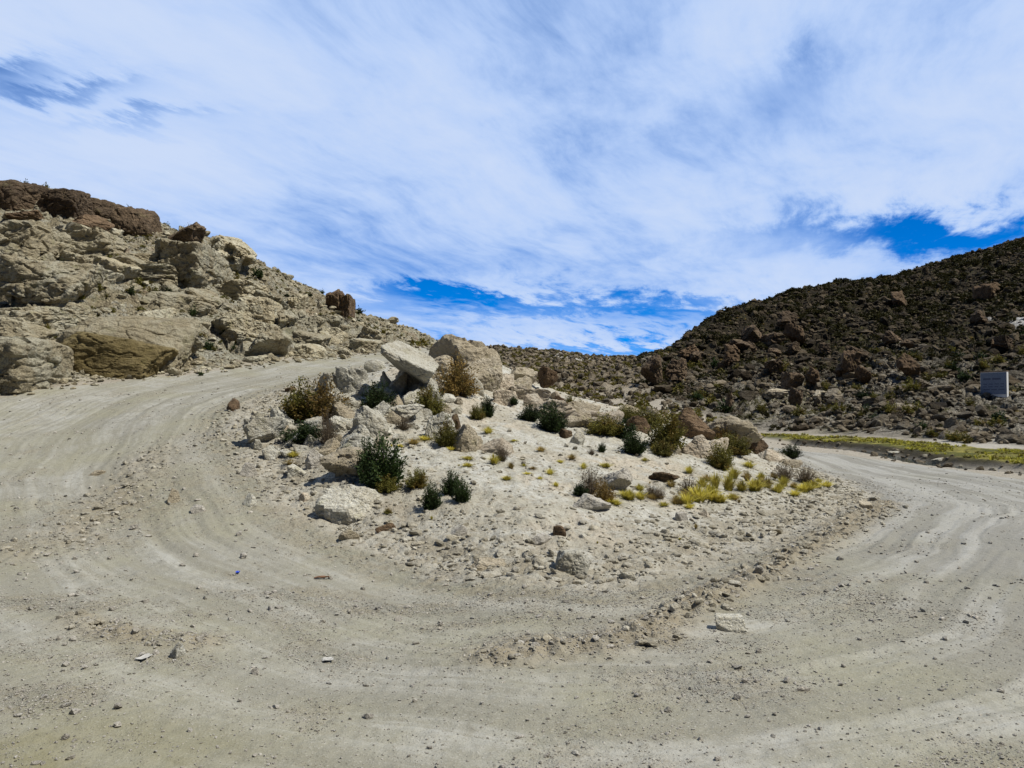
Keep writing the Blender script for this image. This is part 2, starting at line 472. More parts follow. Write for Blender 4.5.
# ------------------------------------------------------------------ materials
def terrain_material():
    m, t = material('terrain')
    pos = t.n('ShaderNodeNewGeometry').outputs['Position']
    road, mound, left, right, far = (t.attr(a) for a in ('m_road', 'm_mound', 'm_left', 'm_right', 'm_far'))
    river, sand, scree, berm = (t.attr(a) for a in ('m_river', 'm_sand', 'm_scree', 'm_berm'))
    tt_, ar = t.attr('tt'), t.attr('arc')
    n1 = t.noise(.35, pos, 5)
    n2 = t.noise(1.7, pos, 6, .62)
    n3 = t.noise(9., pos, 5, .6)
    n4 = t.noise(42., pos, 4, .6)
    speck = t.voro(26., pos)
    speckm = t.band(speck, .12, .22, 1., 0.)
    # open stony ground
    c_ground = t.mix(n2, (.40, .365, .30), (.27, .235, .175))
    c_ground = t.mix(t.band(n3, .55, .72), c_ground, (.19, .16, .115))
    # road: pale dust packed in tracks, browner loose soil between
    tv = t.vec(t.math('MULTIPLY', tt_, 1.0), t.math('MULTIPLY', ar, .05), 0.)
    tr = t.noise(1.35, tv, 5, .62)
    tr2 = t.noise(5.5, tv, 4, .6)
    c_road = t.mix(t.math('MULTIPLY', t.band(tr, .38, .62), t.band(n2, .36, .56, .35, 1.)), (.220, .208, .162), (.330, .319, .272))
    c_road = t.mix(t.math('MULTIPLY', t.band(tr2, .45, .64, 0., .5), t.band(n1, .40, .58, .2, 1.)), c_road, (.210, .195, .146))
    c_road = t.mix(t.band(t.noise(16., tv, 4, .6), .5, .66, 0., .35), c_road, (.20, .184, .138))
    c_road = t.mix(t.band(n1, .42, .68, 0., .6), c_road, (.255, .240, .160))
    c_road = t.mix(t.math('MULTIPLY', t.band(n2, .42, .60), t.attr('m_loose')), c_road, (.245, .216, .150))
    c_road = t.mix(t.math('MULTIPLY', t.band(n3, .52, .64, .0, .65), t.math('MULTIPLY_ADD', t.attr('m_loose'), .7, .3)), c_road, (.185, .160, .110))
    c_road = t.mix(t.band(n4, .56, .68, 0., .55), c_road, (.41, .39, .34))
    c_road = t.mix(t.math('MULTIPLY', speckm, t.band(n2, .4, .6, .1, .7)), c_road, (.15, .128, .095))
    px_ = t.n('ShaderNodeSeparateXYZ'); t.put(px_.inputs[0], pos)
    c_road = t.mix(t.band(px_.outputs[0], 2., 12., 0., .6), c_road, t.mix(t.band(tr, .42, .58), (.205, .198, .178), (.30, .293, .268)))
    c_road = t.mix(t.math('MULTIPLY', t.attr('m_vignette'), t.band(n2, .35, .6, .5, 1.)), c_road, (.185, .165, .085))  # corner vignetting painted into the road as an olive tone
    # mound: pale volcanic sand over tan bedrock
    c_mound = t.mix(t.band(n2, .38, .62), (.475, .46, .395), (.375, .355, .285))
    c_mound = t.mix(t.band(n1, .46, .58, 0., .7), c_mound, (.38, .35, .27))
    c_mound = t.mix(t.math('MULTIPLY', t.attr('m_bed'), t.band(n2, .40, .52)), c_mound, (.44, .39, .30))
    c_mound = t.mix(t.attr('m_bank'), c_mound, t.mix(t.band(n2, .43, .57), (.385, .36, .29), (.28, .25, .185)))
    c_mound = t.mix(t.band(n3, .52, .62, 0., .8), c_mound, (.27, .235, .175))
    c_mound = t.mix(t.band(n4, .6, .7, 0., .6), c_mound, (.22, .19, .14))
    # rocky hill: tan, grey-green lichen, rust
    r1 = t.noise(.28, pos, 6, .6, .4)
    r2 = t.noise(1.1, pos, 7, .66, .3)
    r3 = t.noise(4.5, pos, 6, .68)
    c_left = t.mix(t.band(r1, .42, .58), (.395, .37, .27), (.325, .278, .178))
    c_left = t.mix(t.band(r2, .51, .60, 0., .75), c_left, (.41, .39, .315))
    c_left = t.mix(t.band(r2, .47, .39, 0., .75), c_left, (.19, .158, .105))
    c_left = t.mix(t.band(r3, .52, .63, 0., .8), c_left, (.135, .108, .07))
    c_left = t.mix(t.band(n3, .56, .68, 0., .6), c_left, (.16, .13, .085))
    c_left = t.mix(t.band(t.noise(.55, pos, 4), .60, .70, 0., .45), c_left, (.30, .20, .11))
    c_left = t.mix(t.band(t.noise(.8, pos, 5), .60, .68, 0., .5), c_left, (.20, .20, .12))
    # dark hill: grey scree low down, brown boulders, olive scrub
    q1 = t.noise(.16, pos, 5, .6)
    q2 = t.noise(.75, pos, 6, .68)
    q3 = t.noise(2.6, pos, 5, .68)
    c_right = t.mix(t.band(q2, .40, .60), (.016, .013, .008), (.042, .033, .020))
    low = t.attr('m_low')
    c_right = t.mix(t.math('MULTIPLY', low, t.band(q2, .38, .56)), c_right, (.31, .28, .22))
    c_right = t.mix(t.math('MULTIPLY', t.band(q1, .50, .62), t.band(q3, .45, .58)), c_right, (.105, .100, .030))
    c_right = t.mix(t.band(q3, .51, .60, 0., .85), c_right, (.030, .025, .014))
    c_right = t.mix(t.math('MULTIPLY', t.attr('m_ridge'), t.band(q2, .46, .60)), c_right, (.26, .215, .045))
    c_far = t.mix(t.band(q2, .40, .6), (.135, .105, .066), (.27, .225, .155))
    c_far = t.mix(t.band(q3, .52, .66, 0., .8), c_far, (.06, .05, .03))
    c_river = t.mix(t.band(n2, .38, .62), (.13, .12, .035), (.24, .21, .055))
    c_river = t.mix(t.band(n1, .47, .55), c_river, (.085, .085, .024))
    c_river = t.mix(t.attr('m_wet_shade'), c_river, (.045, .038, .024))  # wet mud, with the shade of the cut bank painted in
    c = t.mix(road, c_ground, c_road)
    c = t.mix(far, c, c_far)
    c = t.mix(left, c, c_left)
    c = t.mix(right, c, c_right)
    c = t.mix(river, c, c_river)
    c = t.mix(sand, c, t.mix(n2, (.42, .39, .33), (.33, .30, .24)))
    c = t.mix(mound, c, c_mound)
    c = t.mix(scree, c, (.52, .50, .46))
    c = t.mix(t.math('MULTIPLY', berm, t.band(n2, .3, .6, .4, .9)), c, t.mix(n3, (.30, .255, .175), (.19, .16, .11)))
    h = t.math('ADD', t.math('MULTIPLY', n3, .5), t.math('MULTIPLY', n4, .28))
    h = t.math('ADD', h, t.math('MULTIPLY', speckm, .25))
    bs = t.n('ShaderNodeBump'); bs.inputs['Distance'].default_value = .12; t.put(bs.inputs['Height'], h)
    t.put(bs.inputs['Strength'], t.mix_f(road, 1., t.math('MULTIPLY_ADD', t.attr('m_loose'), .55, .45)))
    nm = bs.outputs[0]
    rough_rock = t.math('ADD', left, t.math('ADD', right, far), clamp=True)
    nd = t.n('ShaderNodeBump')
    nd.inputs['Distance'].default_value = .45
    t.put(nd.inputs['Strength'], t.math('MULTIPLY', rough_rock, .75))
    wp = t.n('ShaderNodeVectorMath', operation='MULTIPLY_ADD'); t.put(wp.inputs[0], t.n3c(2.2, pos)); wp.inputs[1].default_value = (.5, .5, .5); t.put(wp.inputs[2], pos)
    e1_ = t.band(t.voro(.85, wp.outputs[0], 'DISTANCE_TO_EDGE'), 0., .09)
    e2_ = t.band(t.voro(2.6, wp.outputs[0], 'DISTANCE_TO_EDGE'), 0., .10)
    t.put(nd.inputs['Height'], t.math('ADD', t.math('ADD', t.math('MULTIPLY', e1_, .55), t.math('MULTIPLY', e2_, .28)), t.math('ADD', t.math('MULTIPLY', r2, .6), t.math('MULTIPLY', r3, .6))))
    t.put(nd.inputs['Normal'], nm)
    t.out(c, .96, nd.outputs[0], .08)
    return m


def rock_material(name, light, mid, dark, stain=.5, lichen=.3, lich=(.27, .27, .10), s=1., var=.15):
    m, t = material(name)
    pos = t.n('ShaderNodeNewGeometry').outputs['Position']
    rv = t.math('FRACT', t.math('ADD', t.n('ShaderNodeObjectInfo').outputs['Random'], t.n('ShaderNodeNewGeometry').outputs['Random Per Island']))
    n1 = t.noise(1.1 * s, pos, 6, .62, .5)
    n2 = t.noise(5. * s, t.scale(pos, (1, 1, 1.8)), 6, .66)
    n3 = t.noise(26. * s, pos, 5, .62)
    c = t.mix(t.band(n1, .43, .57), light, mid)
    c = t.mix(t.band(n2, .51, .62, 0., stain), c, dark)
    c = t.mix(t.band(n3, .53, .64, 0., .55), c, dark)
    c = t.mix(t.band(n3, .47, .38, 0., .5), c, tuple(min(.62, q * 1.35) for q in light))
    c = t.mix(t.band(t.noise(2.3 * s, pos, 5, .7), .56, .66, 0., lichen), c, lich)
    c = t.mix(t.math('MULTIPLY', rv, .35 + var), c, mid)
    hs = t.n('ShaderNodeHueSaturation')
    t.put(hs.inputs['Value'], t.band(t.math('FRACT', t.math('MULTIPLY', rv, 7.3)), 0., 1., 1. - var, 1. + var))
    t.put(hs.inputs['Color'], c)
    nm = t.bump(t.math('ADD', t.math('MULTIPLY', n2, 1.), t.math('MULTIPLY', n3, .35)), 1., .15 / s)
    t.out(hs.outputs[0], .94, nm, .12)
    return m


def leaf_material(name, a, b, c3, trans=.22):
    m, t = material(name)
    rv = t.n('ShaderNodeNewGeometry').outputs['Random Per Island']
    ob = t.n('ShaderNodeObjectInfo').outputs['Random']
    c = t.mix(rv, a, b)
    c = t.mix(t.band(t.noise(2.2, t.n('ShaderNodeNewGeometry').outputs['Position'], 3), .5, .62, 0., .8), c, c3)
    hs = t.n('ShaderNodeHueSaturation')
    t.put(hs.inputs['Value'], t.band(ob, 0., 1., .75, 1.25))
    t.put(hs.inputs['Color'], c)
    t.out(hs.outputs[0], .7, None, .2, trans)
    return m


def plain(name, col, rough=.8, var=.3):
    m, t = material(name)
    n = t.noise(14., t.n('ShaderNodeNewGeometry').outputs['Position'], 4)
    t.out(t.mix(t.band(n, .3, .7), col, tuple(c * (1 - var) for c in col)), rough)
    return m


M = dict(
    terrain=terrain_material(),
    pale=rock_material('pale_rock', (.55, .53, .44), (.44, .405, .31), (.18, .15, .10), .5, .3),
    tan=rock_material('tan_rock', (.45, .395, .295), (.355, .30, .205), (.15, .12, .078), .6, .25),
    pink=rock_material('pink_rock', (.53, .47, .37), (.45, .375, .275), (.2, .15, .1), .5, .15),
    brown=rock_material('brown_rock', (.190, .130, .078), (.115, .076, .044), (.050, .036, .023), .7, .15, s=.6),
    cap=rock_material('dark_caprock', (.165, .118, .074), (.095, .068, .043), (.03, .023, .016), .7, .15, s=.35),
    hill=rock_material('hill_rock', (.45, .42, .31), (.35, .298, .192), (.11, .085, .05), .75, .55, (.20, .195, .085), s=.55, var=.2),
    scrub=leaf_material('dark_scrub', (.022, .022, .007), (.050, .044, .012), (.075, .066, .014), .1),
    darkhill=rock_material('dark_hill_rock', (.036, .027, .016), (.085, .066, .041), (.012, .009, .006), .8, .45, (.105, .095, .024), s=.5, var=.5),
    footrock=rock_material('foot_scree_rock', (.22, .19, .14), (.125, .10, .066), (.05, .04, .027), .7, .3, (.13, .12, .04), s=.5, var=.4),
    toned=rock_material('shaded_face_rock', (.27, .215, .105), (.175, .135, .058), (.085, .062, .03), .75, .5, (.17, .155, .055), s=.7),  # olive-brown face in shade; its darkness is put into this rock colour
    grey=rock_material('grey_stone', (.46, .43, .37), (.36, .33, .27), (.17, .145, .11), .5, .1, s=2.),
    clod=rock_material('soil_clod', (.46, .43, .35), (.33, .295, .215), (.20, .165, .11), .4, .0, s=2., var=.2),
    green=leaf_material('dark_green_leaves', (.020, .036, .010), (.045, .070, .016), (.016, .026, .008)),
    olive=leaf_material('olive_leaves', (.085, .088, .016), (.18, .155, .032), (.15, .10, .020)),
    rust=leaf_material('rusty_twigs', (.150, .098, .030), (.25, .165, .045), (.09, .075, .02)),
    dry=leaf_material('dry_twigs', (.125, .095, .060), (.21, .165, .11), (.07, .055, .035)),
    bog=leaf_material('bog_grass', (.33, .31, .028), (.44, .40, .055), (.10, .105, .022), .3),
    yellow=leaf_material('yellow_straw', (.43, .365, .045), (.57, .50, .11), (.27, .215, .035), .3),
    straw=leaf_material('brown_straw', (.26, .19, .06), (.38, .29, .10), (.16, .11, .035), .3),
    bark=plain('bark', (.10, .075, .05)),
)

# ------------------------------------------------------------------ mesh helpers


def mesh_np(name, v, f, mats, smooth=False, mi=None):
    me = bpy.data.meshes.new(name)
    f = np.asarray(f)
    k = f.shape[1]
    me.vertices.add(len(v)); me.vertices.foreach_set('co', np.asarray(v, np.float32).ravel())
    me.loops.add(f.size); me.loops.foreach_set('vertex_index', f.astype(np.int32).ravel())
    me.polygons.add(len(f)); me.polygons.foreach_set('loop_start', np.arange(0, f.size, k, dtype=np.int32))
    me.polygons.foreach_set('use_smooth', np.full(len(f), smooth))
    for q in (mats if isinstance(mats, (list, tuple)) else [mats]):
        me.materials.append(q)
    if mi is not None:
        me.polygons.foreach_set('material_index', np.asarray(mi, np.int32))
    me.update(calc_edges=True)
    return me


def link(name, me, loc=(0, 0, 0), rot=(0, 0, 0), sc=(1, 1, 1), parent=None):
    o = bpy.data.objects.new(name, me)
    COL.objects.link(o)
    o.location, o.rotation_euler, o.scale = loc, rot, sc
    if parent:
        o.parent = parent
    return o


def tag(o, label=None, cat=None, group=None, kind=None):
    for k, v in dict(label=label, category=cat, group=group, kind=kind).items():
        if v:
            o[k] = v
    return o


def ico(sub):
    bm = bmesh.new()
    bmesh.ops.create_icosphere(bm, subdivisions=sub, radius=1.)
    v = np.array([q.co[:] for q in bm.verts])
    f = np.array([[q.index for q in p.verts] for p in bm.faces])
    bm.free()
    return v, f


ICO = {k: ico(k) for k in (1, 2, 3, 4, 5, 6)}


def voro3(p, seed=0):
    i = np.floor(p)
    f1 = np.full(len(p), 9.); f2 = np.full(len(p), 9.)
    idh = np.zeros(len(p), np.int64)
    for dx in (-1, 0, 1):
        for dy in (-1, 0, 1):
            for dz in (-1, 0, 1):
                h = _h(i[:, 0] + dx, i[:, 1] + dy, (i[:, 2] + dz).astype(np.int64), seed)
                c = np.stack([i[:, 0] + dx + _f(h), i[:, 1] + dy + _f(h >> 6), i[:, 2] + dz + _f(h >> 3)], -1)
                d = np.linalg.norm(c - p, axis=1)
                n = d < f1
                f2 = np.where(n, f1, np.minimum(f2, d))
                idh = np.where(n, h, idh)
                f1 = np.minimum(f1, d)
    return f1, f2, idh


def rock_shape(seed, sub=4, planes=9, p=30, box=0., rough=1., cavity=0., blocks=0., bscale=2.2, cuts=()):
    """an angular boulder: a softened intersection of random half-spaces, then weathered"""
    r = np.random.default_rng(seed)
    v, f = ICO[sub]
    n = r.normal(size=(planes, 3)); n /= np.linalg.norm(n, axis=1)[:, None]
    h = r.uniform(.55, 1.0, planes)
    if box:
        ax = np.array([[1, 0, 0], [-1, 0, 0], [0, 1, 0], [0, -1, 0], [0, 0, 1], [0, 0, -1]], float) + r.normal(size=(6, 3)) * .12
        ax /= np.linalg.norm(ax, axis=1)[:, None]
        n = np.concatenate([ax, n]); h = np.concatenate([np.full(6, box), h * 1.25])
    if cuts:
        cn = np.array([c[:3] for c in cuts]); cn /= np.linalg.norm(cn, axis=1)[:, None]
        n = np.concatenate([n, cn]); h = np.concatenate([h, [c[3] for c in cuts]])
    q = np.maximum(v @ n.T, 1e-4) / h[None]
    rad = 1. / (np.sum(q ** p, 1) ** (1. / p))
    rad = np.minimum(rad, 1.45)
    off = r.uniform(-40, 40, 3)
    w = v * rad[:, None]
    d = .085 * perlin3(w * 1.6 + off, 1) + .05 * perlin3(w * 3.7 + off, 2) + .028 * perlin3(w * 8.5 + off, 3) + .014 * perlin3(w * 19 + off, 4)
    cr = np.abs(perlin3(w * 1.9 + off + 7, 5))
    d -= .055 * np.exp(-(cr / .035) ** 2)
    if cavity:
        d -= cavity * sstep(.12, .5, perlin3(w * 1.7 + off + 3, 6))
    w = w * (1 + rough * d)[:, None]
    if blocks:
        q = (w + off + .10 * np.stack([perlin3(w * 3 + off, s_) for s_ in (11, 12, 13)], -1)) * bscale * np.array([.8, .8, 1.35])
        f1, f2, ih = voro3(q, seed % 97)
        k = blocks * (_f(ih >> 4) - .5) * 2 - blocks * .8 * np.exp(-(f2 - f1) / .07)
        w = w * (1 + k)[:, None]
    return w, f


def rock_mesh(seed, mat, dims=(1, 1, 1), sub=4, **kw):
    v, f = rock_shape(seed, sub, **kw)
    return mesh_np('rock', v * np.array(dims), f, mat)


# ------------------------------------------------------------------ terrain objects
idx = np.arange(NU * ND).reshape(ND, NU)
quad = np.stack([idx[:-1, :-1], idx[:-1, 1:], idx[1:, 1:], idx[1:, :-1]], -1).reshape(-1, 4)
V = np.stack([X, Y, Z], -1).reshape(-1, 3)
e1 = np.gradient(np.stack([X, Y, Z], -1), axis=1)
e2 = np.gradient(np.stack([X, Y, Z], -1), axis=0)
NRM = np.cross(e1, e2); NRM /= np.linalg.norm(NRM, axis=-1)[..., None] + 1e-12
NRM = NRM.reshape(-1, 3)
low = sstep(15, 3, Z + 7 * perlin2(X / 15, Y / 15, 110)) * m_right
ridge = m_right * sstep(18, 34, Z) * sstep(75, 45, X) * sstep(170, 200, Y + .0 * X)
fields = dict(m_road=m_road, m_mound=m_mound, m_left=m_left, m_right=m_right, m_far=m_far, m_river=m_river * (1 - m_sand), m_sand=m_sand, m_scree=m_scree, m_berm=np.clip(berm, 0, 1), tt=tt, arc=arc_m, m_low=low, m_ridge=ridge, m_bed=bedm * m_mound, m_loose=loosep, m_vignette=vignette, m_wet_shade=np.exp(-(near['stream'] / 1.75) ** 8), m_bank=np.exp(-((sd_mound + .9) / 1.3) ** 2))
label_field = np.zeros((ND, NU), int)                       # 0 open ground
label_field[m_far > .5] = 5
label_field[m_right > .5] = 4
label_field[m_left > .5] = 3
label_field[m_road > .5] = 1
label_field[(m_river > .5)] = 6
label_field[(m_mound > .5)] = 2
fl = label_field[:-1, :-1].ravel()
for k, nm in enumerate(('ground', 'road', 'mound', 'rocky_hill', 'dark_hill', 'distant_hill', 'riverbank')):
    q = quad[fl == k]
    if not len(q):
        continue
    used, inv = np.unique(q, return_inverse=True)
    me = mesh_np(nm, V[used], inv.reshape(-1, 4), M['terrain'], True)
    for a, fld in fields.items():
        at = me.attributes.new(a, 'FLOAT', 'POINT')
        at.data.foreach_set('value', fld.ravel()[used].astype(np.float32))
    me.normals_split_custom_set_from_vertices(NRM[used].astype(np.float32))
    tag(link(nm, me), kind='structure')
# the plain the hills stand on, out to the horizon
bm = bmesh.new()
bmesh.ops.create_circle(bm, cap_ends=True, segments=64, radius=6000)
me = bpy.data.meshes.new('plain'); bm.to_mesh(me); bm.free()
me.materials.append(plain('plain_soil', (.26, .22, .16)))
tag(link('terrain', me, (0, 0, -4.0)), kind='structure')

# ------------------------------------------------------------------ boulders
def put_rock(name, cat, label, px, py, w, h, mat, seed, dep=.85, rot=(0, 0, 0), d=None, sink=.0, group=None, sub=5, **kw):
    """a rock whose outline is about w x h as the photo shows it, resting where its foot meets the ground"""
    g = G(px, py + .42 * h)
    d = d or g.y
    bury = 0. if kw.get('cavity') or name == 'crag' else .3
    a, c = w * d / F / 2, h * d / F / (2 if not bury else 1.3)
    b = (a + c) / 2 * dep
    ctr = P(px, py + (.5 * h - bury * c * F / d if bury else 0), d + .4 * b)
    kw.setdefault('blocks', .045)
    v, f = rock_shape(seed, sub, **kw)
    e = np.array(Euler([R(q) for q in rot]).to_matrix())
    w_ = (v * np.array([1, 1, 1])) @ e.T
    ext = np.abs(w_).max(0)
    me = mesh_np(name, w_ / ext * np.array([a, b, c]), f, M[mat])
    o = link(name, me, (ctr.x, ctr.y, ctr.z - sink * c))
    return tag(o, label, cat, group)


def put_block(name, cat, label, px, py, d, dims, rot, mat, seed, group=None, sub=6, **kw):
    v, f = rock_shape(seed, sub, **kw)
    o = link(name, mesh_np(name, v * np.array(dims), f, M[mat]), P(px, py, d), [R(q) for q in rot])
    return tag(o, label, cat, group)


d0 = G(400, 402).y
put_block('slab_boulder', 'boulder', 'big pale slab propped over a black hollow at the head of the boulder pile', 404, 365, d0 + .5, (1.16, 1.1, .58), (22, 33, 12), 'pale', 301, planes=5, box=.86, p=34, rough=.6, blocks=.025, cuts=((0, -.62, -.78, .22), (-.3, -.5, -.8, .40)))
BOULDERS = [
    # px, py, w, h, material, seed, label, options
    (352, 380, 32, 24, 'pale', 1, 'squarish grey boulder beside the propped slab at the road edge', dict(box=.85)),
    (333, 385, 30, 22, 'pale', 2, 'white jagged boulder behind the large rusty bush', {}),
    (374, 366, 20, 12, 'pale', 3, 'small flat rock wedged under the high end of the propped slab', {}),
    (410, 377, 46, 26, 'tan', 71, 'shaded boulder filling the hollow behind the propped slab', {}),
    (389, 381, 16, 24, 'pale', 4, 'upright grey stone under the propped slab', {}),
    (400, 384, 18, 24, 'tan', 5, 'pointed tan stone leaning in the hollow below the propped slab', dict(rot=(0, 20, 0))),
    (430, 388, 22, 24, 'pale', 6, 'rounded boulder holding up the low end of the propped slab', {}),
    (347, 399, 24, 22, 'pale', 7, 'grey boulder with a flat top between the rusty bush and the dark green bush', {}),
    (370, 421, 36, 28, 'pale', 8, 'long pale boulder lying with its smooth back sloping, below the dark green bush', dict(rot=(0, 30, 0), box=.8, p=10)),
    (386, 394, 34, 13, 'pale', 9, 'low pale rock behind the dark green bush', {}),
    (409, 399, 30, 18, 'pale', 10, 'whitish boulder under the rounded boulder, upper one of two', {}),
    (405, 411, 34, 20, 'pale', 11, 'tan and white boulder, lower one of two beside the dark green bush', dict(cavity=.15)),
    (435, 427, 36, 28, 'pale', 12, 'smooth grey boulder above the brown grass clump', dict(p=9)),
    (456, 424, 14, 18, 'brown', 13, 'small dark rock against the smooth grey boulder', {}),
    (466, 437, 28, 28, 'tan', 14, 'tan blocky boulder beside the brown grass clump', dict(box=.85)),
    (266, 429, 36, 30, 'pale', 15, 'pale roof-shaped boulder with a dark underside at the outer end of the mound', dict(cavity=.1)),
    (235, 405, 16, 12, 'brown', 16, 'small dark round boulder at the edge of the climbing road', dict(p=10, planes=14, rot=(0, 90, 0))),
    (339, 424, 22, 15, 'pale', 17, 'small white boulder in front of the rusty bush', dict(box=.85)),
    (314, 423, 18, 12, 'pale', 18, 'low whitish rock half hidden by the green plant below the rusty bush', {}),
    (351, 438, 46, 26, 'pale', 19, 'broad pale boulder above the hollow boulder', dict(p=9)),
    (345, 462, 44, 32, 'tan', 20, 'boulder with a dark hollow face beside the tall dark bush', dict(cavity=.38)),
    (355, 497, 66, 36, 'pale', 21, 'wide pale half-buried boulder below the tall dark bush', dict(p=12)),
    (447, 396, 18, 14, 'pale', 22, 'white angular rock below the reddish twiggy bush', {}),
    (463, 355, 62, 44, 'tan', 23, 'large rounded tan outcrop crowning the mound', dict(p=14, planes=6, blocks=.025, rough=.8)),
    (484, 366, 46, 48, 'tan', 24, 'steep tan slab of the outcrop that slopes away from the mound top', dict(rot=(0, 40, 0), p=8)),
    (447, 366, 40, 24, 'tan', 72, 'low tan shoulder of the outcrop below the crown of the mound', dict(p=12)),
    (470, 360, 50, 30, 'tan', 73, 'tan top block of the outcrop between its dome and its steep slab', dict(p=12)),
    (281, 416, 24, 18, 'pale', 74, 'pale block in front of the broad olive bush', {}),
    (300, 470, 26, 14, 'pale', 75, 'pale slab half sunk in the outer flank of the mound', {}),
    (318, 458, 22, 16, 'grey', 76, 'grey block beside the boulder with a hollow face', {}),
    (441, 346, 18, 16, 'tan', 25, 'small rock at the crown of the mound touching the climbing road', {}),
    (443, 355, 16, 14, 'brown', 26, 'dark broken rock below the crown of the mound', {}),
    (477, 386, 15, 17, 'pale', 27, 'round grey-green boulder beside the reddish twiggy bush', dict(p=8)),
    (505, 383, 26, 18, 'pink', 28, 'rounded pinkish ledge rock in the bedrock behind the small round bush', dict(p=9)),
    (519, 377, 30, 18, 'tan', 29, 'brown layered rock high on the bedrock ledge', {}),
    (506, 398, 22, 16, 'pink', 30, 'pinkish block with an orange foot at the end of the bedrock ledge', dict(box=.85)),
    (530, 395, 36, 16, 'pink', 31, 'flat pinkish ledge in the middle of the bedrock', dict(box=.8)),
    (547, 381, 20, 26, 'brown', 32, 'dark cleft rock at the edge of the bedrock ledge', dict(cavity=.3)),
    (557, 395, 12, 12, 'pink', 33, 'round rock at the foot of the dark cleft rock', {}),
    (548, 408, 62, 26, 'pink', 34, 'long pink bedrock hump behind the two dark bushes', dict(p=8)),
    (571, 417, 36, 20, 'tan', 35, 'yellowish bedrock nose sloping down from the pink hump', dict(rot=(0, 25, 0))),
    (565, 430, 16, 17, 'brown', 36, 'dark grey rock beside the dark bushes on white sand', {}),
    (578, 438, 16, 14, 'pale', 37, 'light grey rock touching the dark grey rock on white sand', {}),
    (600, 414, 40, 16, 'pink', 38, 'low pinkish boulder on the far rim of the mound', dict(p=8)),
    (628, 410, 24, 10, 'tan', 39, 'low tan rock behind the green bushes on the far rim', {}),
    (498, 447, 50, 16, 'pink', 40, 'flat pinkish bedrock plate in the sand', {}),
    (616, 479, 34, 20, 'grey', 41, 'grey half-buried rock uphill of the brown twiggy bush', {}),
    (664, 477, 28, 10, 'brown', 42, 'flat brown slab lying on the sand', dict(rot=(0, 8, 0))),
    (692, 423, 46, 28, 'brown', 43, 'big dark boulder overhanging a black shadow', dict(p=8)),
    (735, 432, 48, 30, 'tan', 44, 'big tan boulder with bushes at its foot, nearest the river bend', dict(p=9)),
    (701, 446, 38, 22, 'pink', 45, 'smooth pale boulder in front of the two biggest boulders', dict(p=8)),
    (770, 456, 30, 12, 'pink', 46, 'low pinkish rock at the tail of the mound', {}),
    (792, 463, 18, 8, 'tan', 47, 'small yellowish rock between two purple-brown bushes', {}),
    (588, 500, 40, 20, 'grey', 48, 'grey crumbling rock at the lip of the mound bank', {}),
    (572, 561, 32, 24, 'pale', 49, 'white block on the bank foot with a black shadow side', dict(box=.82)),
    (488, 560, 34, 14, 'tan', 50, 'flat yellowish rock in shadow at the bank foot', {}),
    (349, 535, 18, 10, 'tan', 51, 'small yellowish rock at the bank foot below the half-buried boulder', {}),
    (386, 528, 18, 9, 'brown', 52, 'small brown rock in the bank below the three round bushes', {}),
    (457, 531, 18, 12, 'grey', 53, 'grey rock in the bank below the three round bushes', {}),
    (542, 538, 20, 12, 'grey', 54, 'grey rock in the bank above the white block', {}),
    (558, 531, 14, 10, 'brown', 55, 'dark little rock in the bank above the white block', {}),
    (628, 574, 16, 11, 'pale', 56, 'flat cream rock on the road beside the bank foot', {}),
    (731, 624, 28, 16, 'pale', 57, 'lone pale rock on the road beside the dirt ridge', dict(box=.8)),
    (172, 494, 14, 18, 'tan', 58, 'lone upright stone on the dirt below the climbing road', {}),
    (175, 652, 14, 16, 'pale', 59, 'round pale stone on the small dirt ridge', {}),
    (198, 508, 14, 9, 'grey', 60, 'small grey stone downhill of the lone upright stone', {}),
    (97, 473, 14, 6, 'tan', 61, 'thin tan rock on the rough dirt beside the climbing road', {}),
    (247, 470, 20, 13, 'grey', 62, 'cracked grey rock below the roof-shaped boulder', {}),
    (248, 500, 14, 12, 'pale', 63, 'small wedge of pale rock at the outer foot of the mound', {}),
    (303, 496, 12, 9, 'pink', 64, 'orange-stained stone beside the half-buried boulder', {}),
    (262, 413, 18, 8, 'pale', 65, 'flat white rock uphill of the roof-shaped boulder', {}),
    (292, 389, 12, 6, 'brown', 66, 'small reddish rock at the road edge behind the rusty bush', {}),
    (866, 503, 16, 9, 'tan', 67, 'tan stone at the end of the dirt ridge near the tail of the mound', {}),
    (776, 530, 16, 9, 'tan', 68, 'tan stone on the bank below the yellow grass', {}),
    (683, 517, 14, 9, 'grey', 69, 'grey stone under the yellow grass on the bank', {}),
    (706, 514, 10, 8, 'pink', 70, 'orange stone under the yellow grass on the bank', {}),
]
for px, py, w, h, mt, seed, lab, kw in BOULDERS:
    small = max(w, h) < 22
    if small or 'lone' in lab:
        kw = {**dict(blocks=0., rough=.6, planes=8), **kw}
    put_rock('rock' if small else 'boulder', 'rock' if small else 'boulder', lab, px, py, w * 1.18, h * 1.15, mt, 400 + seed, sub=5 if not small else 4, **kw)

